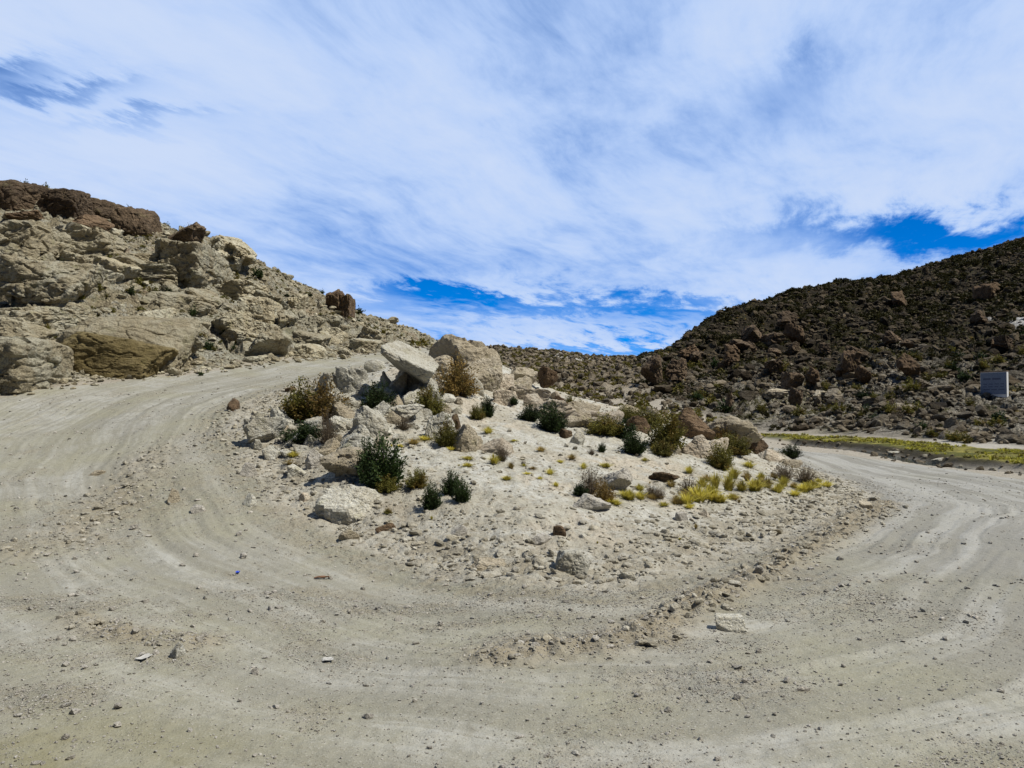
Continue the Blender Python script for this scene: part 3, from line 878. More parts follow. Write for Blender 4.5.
FILL = [(304, 410, 20, 14), (325, 400, 22, 16), (342, 412, 24, 18), (362, 432, 22, 16), (378, 410, 22, 16), (398, 404, 22, 16), (420, 395, 20, 16), (318, 412, 18, 12), (330, 446, 20, 14), (310, 440, 20, 12), (292, 440, 18, 12), (380, 440, 18, 12), (416, 412, 20, 14), (344, 372, 20, 14), (440, 385, 18, 14), (424, 378, 22, 16), (352, 424, 18, 12), (280, 425, 18, 12), (270, 452, 18, 12), (256, 445, 16, 10),
        (322, 388, 22, 14), (358, 399, 15, 10), (420, 402, 16, 12), (396, 418, 18, 12), (414, 424, 14, 10), (388, 431, 16, 10), (446, 409, 14, 10), (424, 414, 15, 10), (330, 409, 15, 10), (336, 437, 16, 10), (318, 440, 14, 8), (300, 448, 16, 8),
        (326, 452, 18, 10), (400, 437, 14, 8), (458, 410, 12, 9), (460, 400, 12, 9), (433, 371, 22, 14), (446, 374, 18, 14), (425, 362, 18, 10), (362, 389, 16, 12), (380, 385, 14, 12), (414, 391, 14, 12), (440, 402, 14, 10), (288, 452, 14, 8), (310, 395, 16, 8), (390, 408, 16, 10)]
for i, (px, py, w, h) in enumerate(FILL):
    put_rock('rock', 'rock', 'small pale rock wedged among the big boulders of the pile', px, py, w * 1.15, h * 1.2, ('pale', 'pale', 'tan')[i % 3], 1400 + i, sub=4, group='small rocks of the boulder pile')

RIM = [(586, 408, 26, 14), (612, 418, 24, 13), (640, 424, 26, 14), (655, 414, 22, 13), (520, 384, 26, 16), (536, 402, 24, 14), (558, 404, 26, 14), (502, 392, 22, 14), (574, 404, 20, 12), (718, 446, 22, 14), (755, 446, 24, 14), (672, 446, 20, 12), (596, 424, 22, 12), (528, 374, 20, 14)]
for i, (px, py, w, h) in enumerate(RIM):
    put_rock('rock', 'rock', 'broken rock along the rocky rim of the mound behind the bushes', px, py, w * 1.2, h * 1.25, ('tan', 'pink', 'brown', 'tan')[i % 4], 1500 + i, sub=4, group='rocks along the rim of the mound')

# outcrops of the pale rocky hill
OUTCROPS = [
    (138, 221, 40, 32, 'cap', 1, 'dark brown boulder at the end of the caprock on the skyline', dict(p=14, box=.92)),
    (184, 234, 46, 26, 'cap', 2, 'low dark brown boulder behind the big one on the skyline', {}),
    (103, 209, 36, 22, 'cap', 3, 'dark caprock block behind the boulder on the skyline', dict(box=.8)),
    (66, 201, 48, 26, 'cap', 4, 'long dark caprock ledge on the skyline', dict(box=.8)),
    (12, 196, 72, 30, 'cap', 5, 'dark caprock ledge at the highest end of the skyline', dict(box=.8)),
    (88, 222, 50, 16, 'brown', 6, 'brown shelf under the caprock ledge', {}),
    (30, 216, 60, 14, 'brown', 66, 'brown ledge under the highest caprock', {}),
    (190, 259, 62, 42, 'hill', 7, 'big tan dome of rock below the dark skyline boulders', dict(p=8)),
    (235, 255, 46, 40, 'hill', 8, 'knobbly outcrop pierced by dark hollows at the shoulder of the skyline', dict(cavity=.32, p=9)),
    (335, 300, 15, 18, 'brown', 9, 'taller of the twin brown rocks on the hill shoulder', dict(p=8)),
    (347, 306, 13, 20, 'brown', 10, 'rear one of the twin brown rocks on the hill shoulder', dict(p=8)),
    (126, 337, 130, 50, 'hill', 11, 'huge smooth rock with a pale rounded back just above the road', dict(planes=5, box=.9, p=7, rough=.9, blocks=.02, bscale=1.2, dep=.8)),
    (110, 352, 116, 38, 'toned', 31, 'huge smooth olive-brown stained rock face, shade in its colour, under the pale rounded back, above the road', dict(planes=6, p=7, rough=1.0, blocks=.02, bscale=1.3, dep=.8, rot=(0, 20, 0), d=G(108, 370).y - .8)),
    (18, 362, 100, 44, 'hill', 12, 'grey-green sloping bedrock slab beside the huge smooth rock', dict(planes=5, box=.9, p=8, rough=.8, blocks=.03)),
    (182, 345, 44, 30, 'hill', 13, 'rock with a black cave at its foot above the road', dict(cavity=.3)),
    (150, 318, 60, 26, 'hill', 14, 'slanting slab over a dark crack, uphill of the cave rock', dict(rot=(0, 28, 0))),
    (243, 294, 52, 20, 'hill', 15, 'long rounded ledge in the middle of the hill', dict(p=8)),
    (262, 309, 34, 24, 'hill', 16, 'block beside a dark vertical cleft in the middle of the hill', dict(box=.85)),
    (288, 318, 18, 28, 'hill', 17, 'notched pillar of rock above the road', dict(cavity=.3)),
    (272, 343, 46, 30, 'hill', 18, 'pale leaning slabs above the road verge', dict(rot=(0, 35, 0))),
    (310, 350, 26, 14, 'hill', 19, 'low smooth outcrop close to the climbing road', dict(p=8)),
    (96, 246, 60, 22, 'hill', 20, 'broad tan ledge with a shaded foot high on the hill', dict(p=8)),
    (30, 246, 80, 34, 'hill', 21, 'massive tan bulge with a long dark crack at its foot', dict(p=8)),
    (60, 280, 90, 34, 'hill', 22, 'massive rounded bench of rock under the long dark crack', dict(p=8)),
    (140, 262, 56, 14, 'hill', 23, 'thin stacked layers of rock, upper course', dict(box=.8)),
    (150, 275, 64, 13, 'hill', 24, 'thin stacked layers of rock, lower course', dict(box=.8)),
    (206, 300, 40, 20, 'hill', 25, 'tan boulder uphill of the leaning slabs', {}),
    (230, 322, 44, 22, 'hill', 26, 'pale boulder between the leaning slabs and the cave rock', {}),
    (40, 318, 70, 24, 'hill', 27, 'low grey bench of rock uphill of the huge smooth rock', dict(p=8)),
    (330, 338, 30, 12, 'hill', 28, 'flat pale outcrop over the bend of the climbing road', {}),
    (300, 302, 22, 14, 'hill', 29, 'rough knob on the descending skyline', {}),
]
for px, py, w, h, mt, seed, lab, kw in OUTCROPS:
    if 'p' in kw and 'cavity' not in kw and 'box' not in kw:
        kw.update(box=.8, p=22)
    gr = 1. if mt == 'cap' else 1.15
    kw = {**dict(blocks=.055, bscale=1.7), **kw}
    put_rock('outcrop', 'outcrop', lab.replace('rock whelp', 'rock'), px, py, w * (1.1 if gr > 1 else 1), h * gr, mt, 700 + seed, sub=6 if w > 40 else 5, **{'dep': 1.7 if gr > 1 else 1.2, **kw})
r = np.random.default_rng(12)
for i in range(42):
    px = r.uniform(8, 385)
    top = np.interp(px, (0, 120, 200, 255, 300, 345, 435), (215, 228, 256, 285, 308, 322, 345))
    bot = np.interp(px, (0, 100, 180, 250, 320, 380), (385, 374, 366, 357, 348, 345))
    py = top + (bot - top) * r.uniform(.1, .92)
    if 40 < px < 195 and py > 312:
        continue
    sc = r.uniform(.6, 1.35) * np.interp(px, (0, 380), (1.15, .55))
    rz = r.uniform(10, 36)
    put_rock('outcrop', 'outcrop', f'tilted pale bedrock slab on the {"lower" if py > 320 else "upper"} slope of the rocky hill', px, py, 46 * sc, 20 * sc, 'hill', 1600 + i, sub=5, dep=1.7, rot=(r.uniform(-10, 10), rz, 0), planes=6, box=.82, p=24, blocks=.04, bscale=1.6, group=f'tilted bedrock slabs on the {"lower" if py > 320 else "upper"} rocky hill')
CRAGS = [
    (656, 371, 30, 38, 'cap', 1, 'tall brown crag at the low end of the dark hill', {}),
    (679, 372, 30, 30, 'cap', 2, 'dark crag behind the tall one at the low end of the dark hill', dict(cavity=.2)),
    (848, 364, 22, 40, 'brown', 3, 'reddish brown pinnacle on the dark hill', {}),
    (815, 378, 18, 24, 'brown', 4, 'brown crag downhill of the reddish pinnacle', {}),
    (908, 368, 22, 32, 'brown', 5, 'yellow-brown pinnacle uphill of the white panel sign', {}),
    (822, 394, 22, 16, 'tan', 6, 'tan boulder at the foot of the reddish pinnacle', {}),
    (776, 393, 26, 18, 'tan', 7, 'pinkish boulder low on the dark hill above the river bend', {}),
    (728, 402, 9, 24, 'cap', 8, 'black narrow pillar of rock above the river bend', {}),
    (862, 376, 18, 22, 'brown', 9, 'smaller brown crag leaning on the reddish pinnacle', {}),
    (690, 352, 24, 18, 'brown', 10, 'brown cliff knob on the skyline of the dark hill', {}),
    (1000, 345, 30, 16, 'brown', 11, 'dark ledge below the white scree of the dark hill', {}),
    (740, 345, 26, 18, 'cap', 12, 'dark cliff band in the middle of the dark hill, nearer its low end', {}),
    (770, 340, 28, 20, 'cap', 13, 'dark cliff band in the middle of the dark hill, beside the first', {}),
]
r = np.random.default_rng(8)
for i in range(26):
    px, py = r.uniform(690, 1020), 0
    top = np.interp(px, (690, 716, 800, 870, 950, 1024), (340, 318, 291, 281, 258, 238))
    py = top + (425 - top) * r.uniform(.12, .8)
    s = r.uniform(.7, 1.5)
    if abs(px - 993) < 40 and abs(py - 385) < 35:
        continue
    CRAGS.append((px, py, 18 * s, 20 * s * r.uniform(.6, 1.3), ('cap', 'cap', 'brown')[i % 3], 40 + i, None, {}))
for px, py, w, h, mt, seed, lab, kw in CRAGS:
    put_rock('crag', 'crag', lab or f'dark {"brown" if mt == "brown" else "blackish"} crag jutting from the scrub of the dark hill', px, py, w, h, mt, 800 + seed, sub=4, dep=1., group=None if lab else f'{"brown" if mt == "brown" else "blackish"} crags of the dark hill', blocks=.12, **kw)

# ------------------------------------------------------------------ loose rocks on the hills, rubble and gravel
PROTO = [rock_shape(900 + k, 3, planes=9, p=34, rough=1.0) for k in range(10)]
PROTO_ME = {mt: [mesh_np('hill_rock', v, f, M[mt]) for v, f in PROTO] for mt in ('hill', 'darkhill', 'footrock')}


def joined(pts, size, mat, name, label, sub=1, flat_=.65, seed=0, sink=.25, kind='stuff', up_=None):
    """very many small stones as one mesh"""
    r = np.random.default_rng(seed)
    tv = [rock_shape(950 + seed * 10 + k, sub, planes=7, p=34, rough=.8) for k in range(8)]
    f0 = tv[0][1]
    n = len(pts)
    var = np.stack([a for a, _ in tv])[r.integers(0, 8, n)]
    sc = np.stack([size * r.uniform(.75, 1.35, n), size * r.uniform(.6, 1.1, n), size * flat_ * r.uniform(.6, 1.3, n)], -1)
    v = var * sc[:, None]
    a = r.uniform(0, 6.283, n); ca, sa = np.cos(a)[:, None], np.sin(a)[:, None]
    tl = r.normal(0, .35, n); ct, st = np.cos(tl)[:, None], np.sin(tl)[:, None]
    y, z = v[..., 1] * ct - v[..., 2] * st, v[..., 1] * st + v[..., 2] * ct
    v = np.stack([v[..., 0] * ca - y * sa, v[..., 0] * sa + y * ca, z], -1)
    base = pts.copy(); base[:, 2] += size * flat_ * (1 - 2 * sink)
    v = v + base[:, None]
    f = f0[None] + (np.arange(n) * len(tv[0][0]))[:, None, None]
    o = link(name, mesh_np(name, v.reshape(-1, 3), f.reshape(-1, 3), M[mat]))
    if label:
        o['label'] = label
    o['kind'] = kind
    return o


def sample(n, field, x0, x1, y0, y1, seed, power=1.):
    """area-even points weighted by a mask of the ground"""
    r = np.random.default_rng(seed)
    x = r.uniform(x0, x1, n); y = r.uniform(y0, y1, n)
    ok = (np.abs(x / y) < .74)
    x, y = x[ok], y[ok]
    k = pick(field, x, y) ** power > r.uniform(0, 1, len(x))
    x, y = x[k], y[k]
    return np.stack([x, y, ground_z(x, y)], -1)


def hill_rocks(field, box, seed, n_single, mt, names, band_labels, smin, smax, alpha, n):
    r = np.random.default_rng(seed)
    p = sample(n, field, *box, seed)
    s = smin * (1 - r.uniform(0, 1, len(p)) * (1 - (smin / smax) ** alpha)) ** (-1 / alpha)
    app = s / p[:, 1]
    keep = app * F > .55
    p, s, app = p[keep], s[keep], app[keep]
    order = np.argsort(-app)
    for i in order[:n_single]:
        q = p[i]
        me = PROTO_ME['footrock' if mt == 'darkhill' and pick(low, q[:1], q[1:2])[0] > r.uniform(.2, .9) else mt][r.integers(10)]
        o = link(names, me, (q[0], q[1], q[2] + s[i] * .18), (r.normal(0, .25), r.normal(0, .25), r.uniform(0, 6.28)), (s[i] * r.uniform(.9, 1.5), s[i] * r.uniform(.8, 1.1), s[i] * r.uniform(.6, 1.0)))
        lab, grp = band_labels(q)
        tag(o, lab, 'boulder', grp)
    rest = order[n_single:]
    if mt == 'darkhill':
        lw = pick(low, p[rest, 0], p[rest, 1]) > r.uniform(.15, .9, len(rest))
        joined(p[rest[lw]], s[rest[lw]], 'footrock', 'scree', None, 2, .75, seed, .3)
        rest = rest[~lw]
    joined(p[rest], s[rest], mt, 'boulder_field' if mt == 'darkhill' else 'scree', None, 2, .75, seed, .3)


def lab_left(q):
    hgt = 'lower' if q[2] < 9 else 'middle' if q[2] < 15 else 'upper'
    return (f'loose tan rock among many on the {hgt} slope of the pale rocky hill', f'loose rocks on the {hgt} slope of the pale hill')


def lab_right(q):
    hgt = 'grey foot' if q[2] < 8 else 'middle slope' if q[2] < 22 else 'high slope'
    return (f'brown boulder among the many strewn on the {hgt} of the dark hill', f'boulders on the {hgt} of the dark hill')


hill_rocks(m_left * sstep(.1, -.8, sd['left']) * np.where(Y < 120, 1, .0), (-75, 4, 26, 118), 31, 110, 'hill', 'hillside_boulder', lab_left, .06, .7, 2.3, 26000)
sg = P(993, 397, 85)
sgn = 1 - np.exp(-((X - sg.x + .6) / 2.6) ** 2 - ((Y - sg.y + 2.5) / 4.5) ** 2) * 1.3
sgn = np.clip(sgn, 0, 1)
hill_rocks(sgn * sstep(-.5, .2, fbm2(X / 11, Y / 14, 131, 3)) * m_right * (1 - .7 * m_scree) * sstep(1, -4, sd['right']), (10, 190, 55, 260), 32, 170, 'darkhill', 'hillside_boulder', lab_right, .16, 1.1, 2.2, 85000)
gap_ = sstep(.30, .25, X / Y) * (1 - m_road) * (1 - m_mound) * (1 - m_left) * (1 - m_right) * (1 - m_river) * (1 - m_sand) * np.where(Y > 60, 1, 0)
fp = sample(16000, np.maximum(m_far, gap_), -45, 60, 60, 260, 33)
joined(fp, np.random.default_rng(5).uniform(.2, .85, len(fp)) ** 2.2 * np.clip(fp[:, 1] / 110, .5, 1.2), 'footrock', 'scree', None, 1, .8, 33)

# rubble along the foot of the mound and the road verge, clods on the dirt ridges
near_m = np.where(Y < 60, 1., 0)
bank = m_mound * np.exp(-((sd_mound + 1.1) / 1.2) ** 2) * near_m
outer = m_mound * np.exp(-np.maximum(-sd_mound - 1, 0) / 6) * near_m * .32
tip = np.exp(-((X + 7.5) / 3.0) ** 2 - ((Y - 25) / 4.0) ** 2) * near_m * sstep(1.5, 0, sd_mound)
p = sample(60000, np.clip(bank + outer + tip, 0, 1), -14, 16, 11, 55, 41)
s = .020 * (1 - np.random.default_rng(41).uniform(0, 1, len(p)) * .985) ** (-1 / 1.7)
k = (s / p[:, 1] * F > .7) & (s < .10)
joined(p[k], s[k], 'clod', 'rubble', None, 2, .6, 41, .35)
p = sample(60000, np.clip(berm * 1.25 - .15, 0, 1) * sstep(-.3, .35, fbm2(X / .5, Y / .5, 150, 3)) * near_m, -12, 16, 8, 30, 42)
s = .017 * (1 - np.random.default_rng(42).uniform(0, 1, len(p)) * .97) ** (-1 / 1.8)
s = np.minimum(s, .075)
joined(p, s, 'clod', 'dirt_clods', None, 2, .7, 42)
vfoot = np.exp(-((sd['left'] + .3) / .9) ** 2) * np.where(Y < 75, 1, 0)
p = sample(30000, vfoot, -40, 0, 24, 75, 43)
s = .05 * (1 - np.random.default_rng(43).uniform(0, 1, len(p)) * .97) ** (-1 / 1.7)
joined(p, s, 'hill', 'rubble', None, 2, .6, 43)
# gravel on the road: denser in loose strips
loose = np.clip(.12 + .9 * loosep + .8 * sstep(.3, .9, berm) + .5 * np.exp(-(near['berm3'] / 1.5) ** 2), 0, 1) * (m_road + .3 * m_mound)
for sm, sx_, al, ymax, n, sd_ in ((.0055, .016, 2.2, 13, 120000, 44), (.012, .05, 2.3, 34, 60000, 45), (.03, .06, 2.5, 60, 9000, 46)):
    p = sample(n, loose, -.74 * ymax, .74 * ymax, 5.5, ymax, sd_)
    r = np.random.default_rng(sd_)
    s = np.minimum(sm * (1 - r.uniform(0, 1, len(p)) * .98) ** (-1 / al), sx_)
    k = s / p[:, 1] * F > .42
    joined(p[k], s[k], 'grey', 'gravel', None, 1, .6, sd_)

# stones one can pick out on the road
STONE_ME = [mesh_np('stone', v, f, M['grey']) for v, f in (rock_shape(980 + k, 3, planes=9, p=30) for k in range(8))]
STONES = [(719, 680, 7), (737, 700, 9), (748, 718, 6), (775, 716, 7), (783, 697, 5), (700, 740, 7), (787, 683, 8), (843, 668, 5), (756, 682, 4), (668, 712, 7), (709, 703, 5), (745, 683, 7), (758, 653, 5), (820, 730, 4), (690, 690, 5),
      (646, 620, 8), (758, 572, 8), (700, 580, 6), (664, 605, 6), (840, 560, 6), (905, 600, 4), (935, 660, 4), (900, 700, 4), (945, 640, 5), (118, 622, 6), (156, 655, 8), (200, 640, 9), (256, 674, 9), (134, 634, 8), (63, 672, 5),
      (94, 705, 8), (119, 708, 9), (118, 728, 8), (44, 698, 8), (60, 690, 7), (70, 760, 8), (190, 731, 6), (254, 757, 6), (145, 603, 7), (90, 595, 7), (112, 611, 6), (243, 559, 7), (134, 530, 9), (196, 556, 5), (240, 535, 6),
      (330, 579, 5), (363, 590, 5), (388, 659, 5), (502, 679, 6), (415, 702, 6), (430, 749, 6), (547, 757, 6), (527, 721, 4), (482, 704, 5), (534, 602, 6), (565, 603, 6), (531, 613, 5), (580, 640, 5), (610, 660, 5), (350, 720, 4),
      (310, 700, 4), (470, 640, 5), (440, 630, 5), (270, 610, 6), (300, 640, 5), (60, 640, 6), (30, 610, 6), (20, 575, 6), (75, 560, 6), (110, 560, 5), (205, 600, 5), (230, 620, 6), (880, 620, 4), (960, 720, 5), (990, 600, 4), (860, 640, 5)]
zone = lambda x, y: ('near the pale lone rock' if x > 640 else 'by the small dirt ridge' if x < 300 and y > 580 else 'below the climbing road' if x < 300 else 'in the middle of the bend')
for x, y, s in STONES:
    g = G(x, y)
    q = s * g.y / F * .5
    o = link('stone', STONE_ME[rnd.randrange(8)], (g.x, g.y, g.z + q * .3), (rnd.gauss(0, .3), rnd.gauss(0, .3), rnd.uniform(0, 6.28)), (q * rnd.uniform(.9, 1.3), q * rnd.uniform(.7, 1.), q * rnd.uniform(.5, .8)))
    tag(o, f'small loose stone lying on the dirt road {zone(x, y)}', 'stone', f'loose stones on the road {zone(x, y)}')


# ------------------------------------------------------------------ plants
def shoots(seed, n, rx, rz, spread, leaves, lsize, twig, lean=0.):
    """a bush grown shoot by shoot: thin tapering stems, and small leaf faces along their outer part"""
    r = np.random.default_rng(seed)
    sv, sf, lv, lf = [], [], [], []
    for k in range(n):
        az, q = r.uniform(0, 6.283), r.uniform(0, 1) ** .6 * spread
        d = np.array([math.cos(az) * math.sin(q), math.sin(az) * math.sin(q), math.cos(q)])
        L = r.uniform(.5, 1.15)
        tip = np.array([d[0] * rx, d[1] * rx, d[2] * rz]) * L
        root = np.array([d[0], d[1], 0]) * .12 * rx * r.uniform(.3, 1.4)
        mid = (root + tip) * .5 + np.array([d[0], d[1], -.3]) * .10 * rx + r.normal(0, .04, 3) * rx
        pts = [root * (1 - s) ** 2 + 2 * mid * s * (1 - s) + tip * s * s for s in np.linspace(0, 1, 6)]
        side = np.cross(d, r.normal(size=3)); side /= np.linalg.norm(side)
        side2 = np.cross(d, side)
        b = len(sv)
        for i, q_ in enumerate(pts):
            w = twig * (1 - i / 5.5)
            sv += [q_ + side * w, q_ - side * .5 * w + side2 * .8 * w, q_ - side * .5 * w - side2 * .8 * w]
        for i in range(5):
            for j in range(3):
                a0, a1 = b + 3 * i + j, b + 3 * i + (j + 1) % 3
                sf.append((a0, a1, a1 + 3, a0 + 3))
        for _ in range(leaves):
            s = r.uniform(.35, 1.03)
            c = root * (1 - s) ** 2 + 2 * mid * s * (1 - s) + tip * s * s + r.normal(0, .05, 3) * rx * (.6 + s)
            if c[2] < .02 * rz:
                c[2] = abs(c[2]) + .02
            u = d * .8 + r.normal(0, .55, 3); u /= np.linalg.norm(u)
            w = np.cross(u, r.normal(size=3)); w /= np.linalg.norm(w)
            l = lsize * r.uniform(.6, 1.3)
            b2 = len(lv)
            lv += [c, c + u * l * .5 + w * l * .28, c + u * l, c + u * l * .5 - w * l * .28]
            lf.append((b2, b2 + 1, b2 + 2, b2 + 3))
    return np.array(sv), np.array(sf), np.array(lv) if lv else None, np.array(lf) if lf else None


def tuft(seed, n, rx, rz, w):
    r = np.random.default_rng(seed)
    v, f = [], []
    for k in range(n):
        az, q = r.uniform(0, 6.283), abs(r.normal(0, .8))
        d = np.array([math.cos(az), math.sin(az), 0])
        root = d * .22 * rx * r.uniform(0, 1.3)
        L = r.uniform(.55, 1.1)
        sd_ = np.array([-d[1], d[0], 0]) * w
        b = len(v)
        for i, s in enumerate((0, .4, .75, 1.)):
            c = root + d * rx * L * min(q, 1.3) * (s ** 1.5) + np.array([0, 0, rz * L * (s - .28 * q * s * s)])
            k_ = (1 - s) ** .7
            v += [c + sd_ * k_, c - sd_ * k_]
        for i in range(3):
            f.append((b + 2 * i, b + 2 * i + 1, b + 2 * i + 3, b + 2 * i + 2))
    return np.array(v), np.array(f)


def plant_kind(seed, leafmat, n, rx, rz, spread, leaves, lsize, twig=.012):
    sv, sf, lv, lf = shoots(seed, n, rx, rz, spread, leaves, lsize, twig)
    return (mesh_np('foliage', lv, lf, M[leafmat], False) if lv is not None else None, mesh_np('stems', sv, sf, M['bark' if leaves > 8 else leafmat], True))


# unit bushes: 1 m wide, 1 m tall, scaled to size
KIND = dict(
    green=[plant_kind(10 + k, 'green', 120, .5, 1.0, 1.35, 62, .060) for k in range(3)],
    olive=[plant_kind(20 + k, 'olive', 130, .5, 1.0, 1.4, 60, .055) for k in range(3)],
    rust=[plant_kind(30 + k, 'rust', 170, .5, 1.0, 1.4, 32, .055, .008) for k in range(2)],
    twiggy=[plant_kind(40 + k, 'dry', 190, .5, 1.0, 1.2, 6, .05, .010) for k in range(3)],
    small=[plant_kind(50 + k, 'olive', 34, .5, 1.0, 1.4, 16, .15, .02) for k in range(3)],
    smallgreen=[plant_kind(55 + k, 'green', 34, .5, 1.0, 1.4, 16, .15, .02) for k in range(3)],
    smalldry=[plant_kind(58 + k, 'dry', 60, .5, 1.0, 1.3, 5, .10, .02) for k in range(2)],
)
TUFT = dict(yellow=[mesh_np('tussock', *tuft(60 + k, 230, .5, 1., .022), M['yellow'], False) for k in range(4)],
            straw=[mesh_np('tussock', *tuft(70 + k, 230, .5, 1., .020), M['straw'], False) for k in range(3)])


def bush(name, cat, label, kind, px, py, w, h, group=None, parts=True, tilt=0., z=None):
    """px, py: middle of the bush in the photo; w, h its size there"""
    g = G(px, py + .45 * h)
    if g is None:
        return None
    ww, hh = w * g.y / F * 1.12, h * g.y / F * 1.12
    return bush_at(name, cat, label, kind, g + Vector((0, ww * .25, -.03 * hh)), ww, hh, group, tilt)


def bush_at(name, cat, label, kind, loc, ww, hh, group=None, tilt=0., flat_=False):
    fol, st = rnd.choice(KIND[kind])
    loc = Vector(loc)
    if flat_ or fol is None:
        o = link(name, fol, loc, (0, tilt, rnd.uniform(0, 6.28)), (ww, ww, hh))
        return tag(o, label, cat, group)
    o = bpy.data.objects.new(name, None); COL.objects.link(o)
    o.location, o.rotation_euler, o.scale = loc, (0, tilt, rnd.uniform(0, 6.28)), (ww, ww, hh)
    o.empty_display_size = .1
    link('foliage', fol, parent=o); link('stems', st, parent=o)
    return tag(o, label, cat, group)


BUSHES = [
    ('rust', 322, 405, 46, 40, 'rusty side of the broad bush at the outer end of the mound'),
    ('olive', 297, 407, 46, 38, 'broad olive bush at the outer end of the mound'),
    ('green', 303, 436, 44, 20, 'low green plant spreading below the broad olive bush'),
    ('twiggy', 326, 432, 24, 34, 'thin dry grass-like shrub beside the low green plant'),
    ('green', 376, 402, 32, 28, 'dark green bush among the boulders of the pile'),
    ('green', 381, 469, 46, 46, 'tall dark green bush beside the boulder with a hollow face'),
    ('green', 366, 466, 18, 40, 'narrow upright dark shrub against the boulder with a hollow face'),
    ('olive', 387, 487, 24, 16, 'brownish low bush at the foot of the tall dark bush'),
    ('olive', 416, 481, 22, 18, 'small sparse bush just downhill of the tall dark bush'),
    ('green', 431, 500, 19, 24, 'round dark bush, lowest of the three on the bank'),
    ('green', 451, 487, 20, 22, 'round dark bush, uppermost of the three on the bank'),
    ('green', 461, 495, 17, 22, 'round dark bush, middle one of the three on the bank'),
    ('olive', 428, 403, 28, 26, 'olive bush under the rounded boulder that holds the slab'),
    ('twiggy', 402, 424, 20, 16, 'grey dry shrub below the tan and white boulder'),
    ('rust', 456, 381, 40, 36, 'reddish twiggy bush below the crown of the mound'),
    ('olive', 471, 371, 20, 10, 'yellow-green cushion plant under the crown outcrop'),
    ('rust', 455, 358, 14, 16, 'brown shrub in a cleft of the crown outcrop'),
    ('olive', 474, 358, 12, 8, 'tiny green plant on the face of the crown outcrop'),
    ('green', 497, 360, 9, 10, 'small olive bush at the edge of the sloping tan slab'),
    ('green', 498, 384, 10, 13, 'small round bush on white sand under the bedrock ledge'),
    ('green', 514, 402, 8, 8, 'tiny dark bush at the foot of the pinkish block'),
    ('green', 487, 409, 15, 18, 'dark bush on the sand, taller of a pair uphill of the pinkish plate'),
    ('olive', 477, 414, 15, 14, 'yellowish bush on the sand, shorter of a pair uphill of the pinkish plate'),
    ('olive', 447, 436, 24, 26, 'olive brown grass clump between two boulders'),
    ('twiggy', 502, 454, 15, 18, 'dry upright shrub on the sand below the pinkish plate'),
    ('green', 530, 415, 22, 16, 'spreading dark bush in front of the pink bedrock hump, first of two'),
    ('green', 551, 421, 30, 26, 'thick dark bush in front of the pink bedrock hump, beside the grey rocks'),
    ('olive', 570, 402, 10, 10, 'small bush on the rim behind the pink hump'),
    ('olive', 580, 407, 10, 9, 'small bush on the rim near the low pinkish boulder'),
    ('olive', 604, 427, 34, 20, 'olive bush in the row on the far rim, next to the white sand'),
    ('green', 622, 431, 28, 18, 'dark bush in the row on the far rim'),
    ('olive', 625, 416, 30, 14, 'low olive bush behind the row on the far rim'),
    ('olive', 648, 420, 34, 18, 'yellow-green bush of the far rim close to the big dark boulder'),
    ('green', 634, 446, 26, 22, 'dark bush on the sand in front of the row on the far rim'),
    ('olive', 668, 435, 36, 36, 'large olive brown bush leaning on the big dark boulder'),
    ('olive', 664, 450, 22, 16, 'brown lower bush in front of the big dark boulder'),
    ('olive', 737, 447, 34, 20, 'olive bush at the foot of the big tan boulder'),
    ('rust', 726, 437, 26, 18, 'brown bush on the shaded face of the big tan boulder'),
    ('olive', 722, 459, 26, 26, 'olive bush on the sand in front of the smooth pale boulder'),
    ('twiggy', 690, 487, 22, 18, 'grey-brown twiggy bush beside the flat brown slab'),
    ('twiggy', 653, 492, 16, 14, 'small purple-brown shrub among yellow tussocks, nearer the flat brown slab'),
    ('twiggy', 661, 495, 14, 14, 'small purple-brown shrub among yellow tussocks, farther downhill'),
    ('twiggy', 591, 484, 26, 28, 'tall brown twiggy bush at the lip of the bank'),
    ('rust', 604, 494, 22, 20, 'tan twiggy bush touching the yellow grass at the lip of the bank'),
    ('green', 580, 492, 16, 12, 'low green plant under the tall brown twiggy bush'),
    ('twiggy', 787, 473, 24, 20, 'purple-brown twiggy bush at the tail of the mound, first of two'),
    ('twiggy', 807, 476, 24, 20, 'purple-brown twiggy bush at the tail of the mound, nearer the road'),
    ('green', 793, 454, 20, 12, 'dark green bush at the tail of the mound against the road'),
    ('green', 602, 449, 8, 9, 'tiny green bush alone on the white sand'),
    ('twiggy', 592, 452, 10, 7, 'tiny dry shrub alone on the white sand'),
    ('olive', 388, 512, 8, 6, 'tiny green sprout beside the half-buried boulder'),
]
for k, px, py, w, h, lab in BUSHES:
    bush('shrub', 'shrub', lab, k, px, py, w, h)

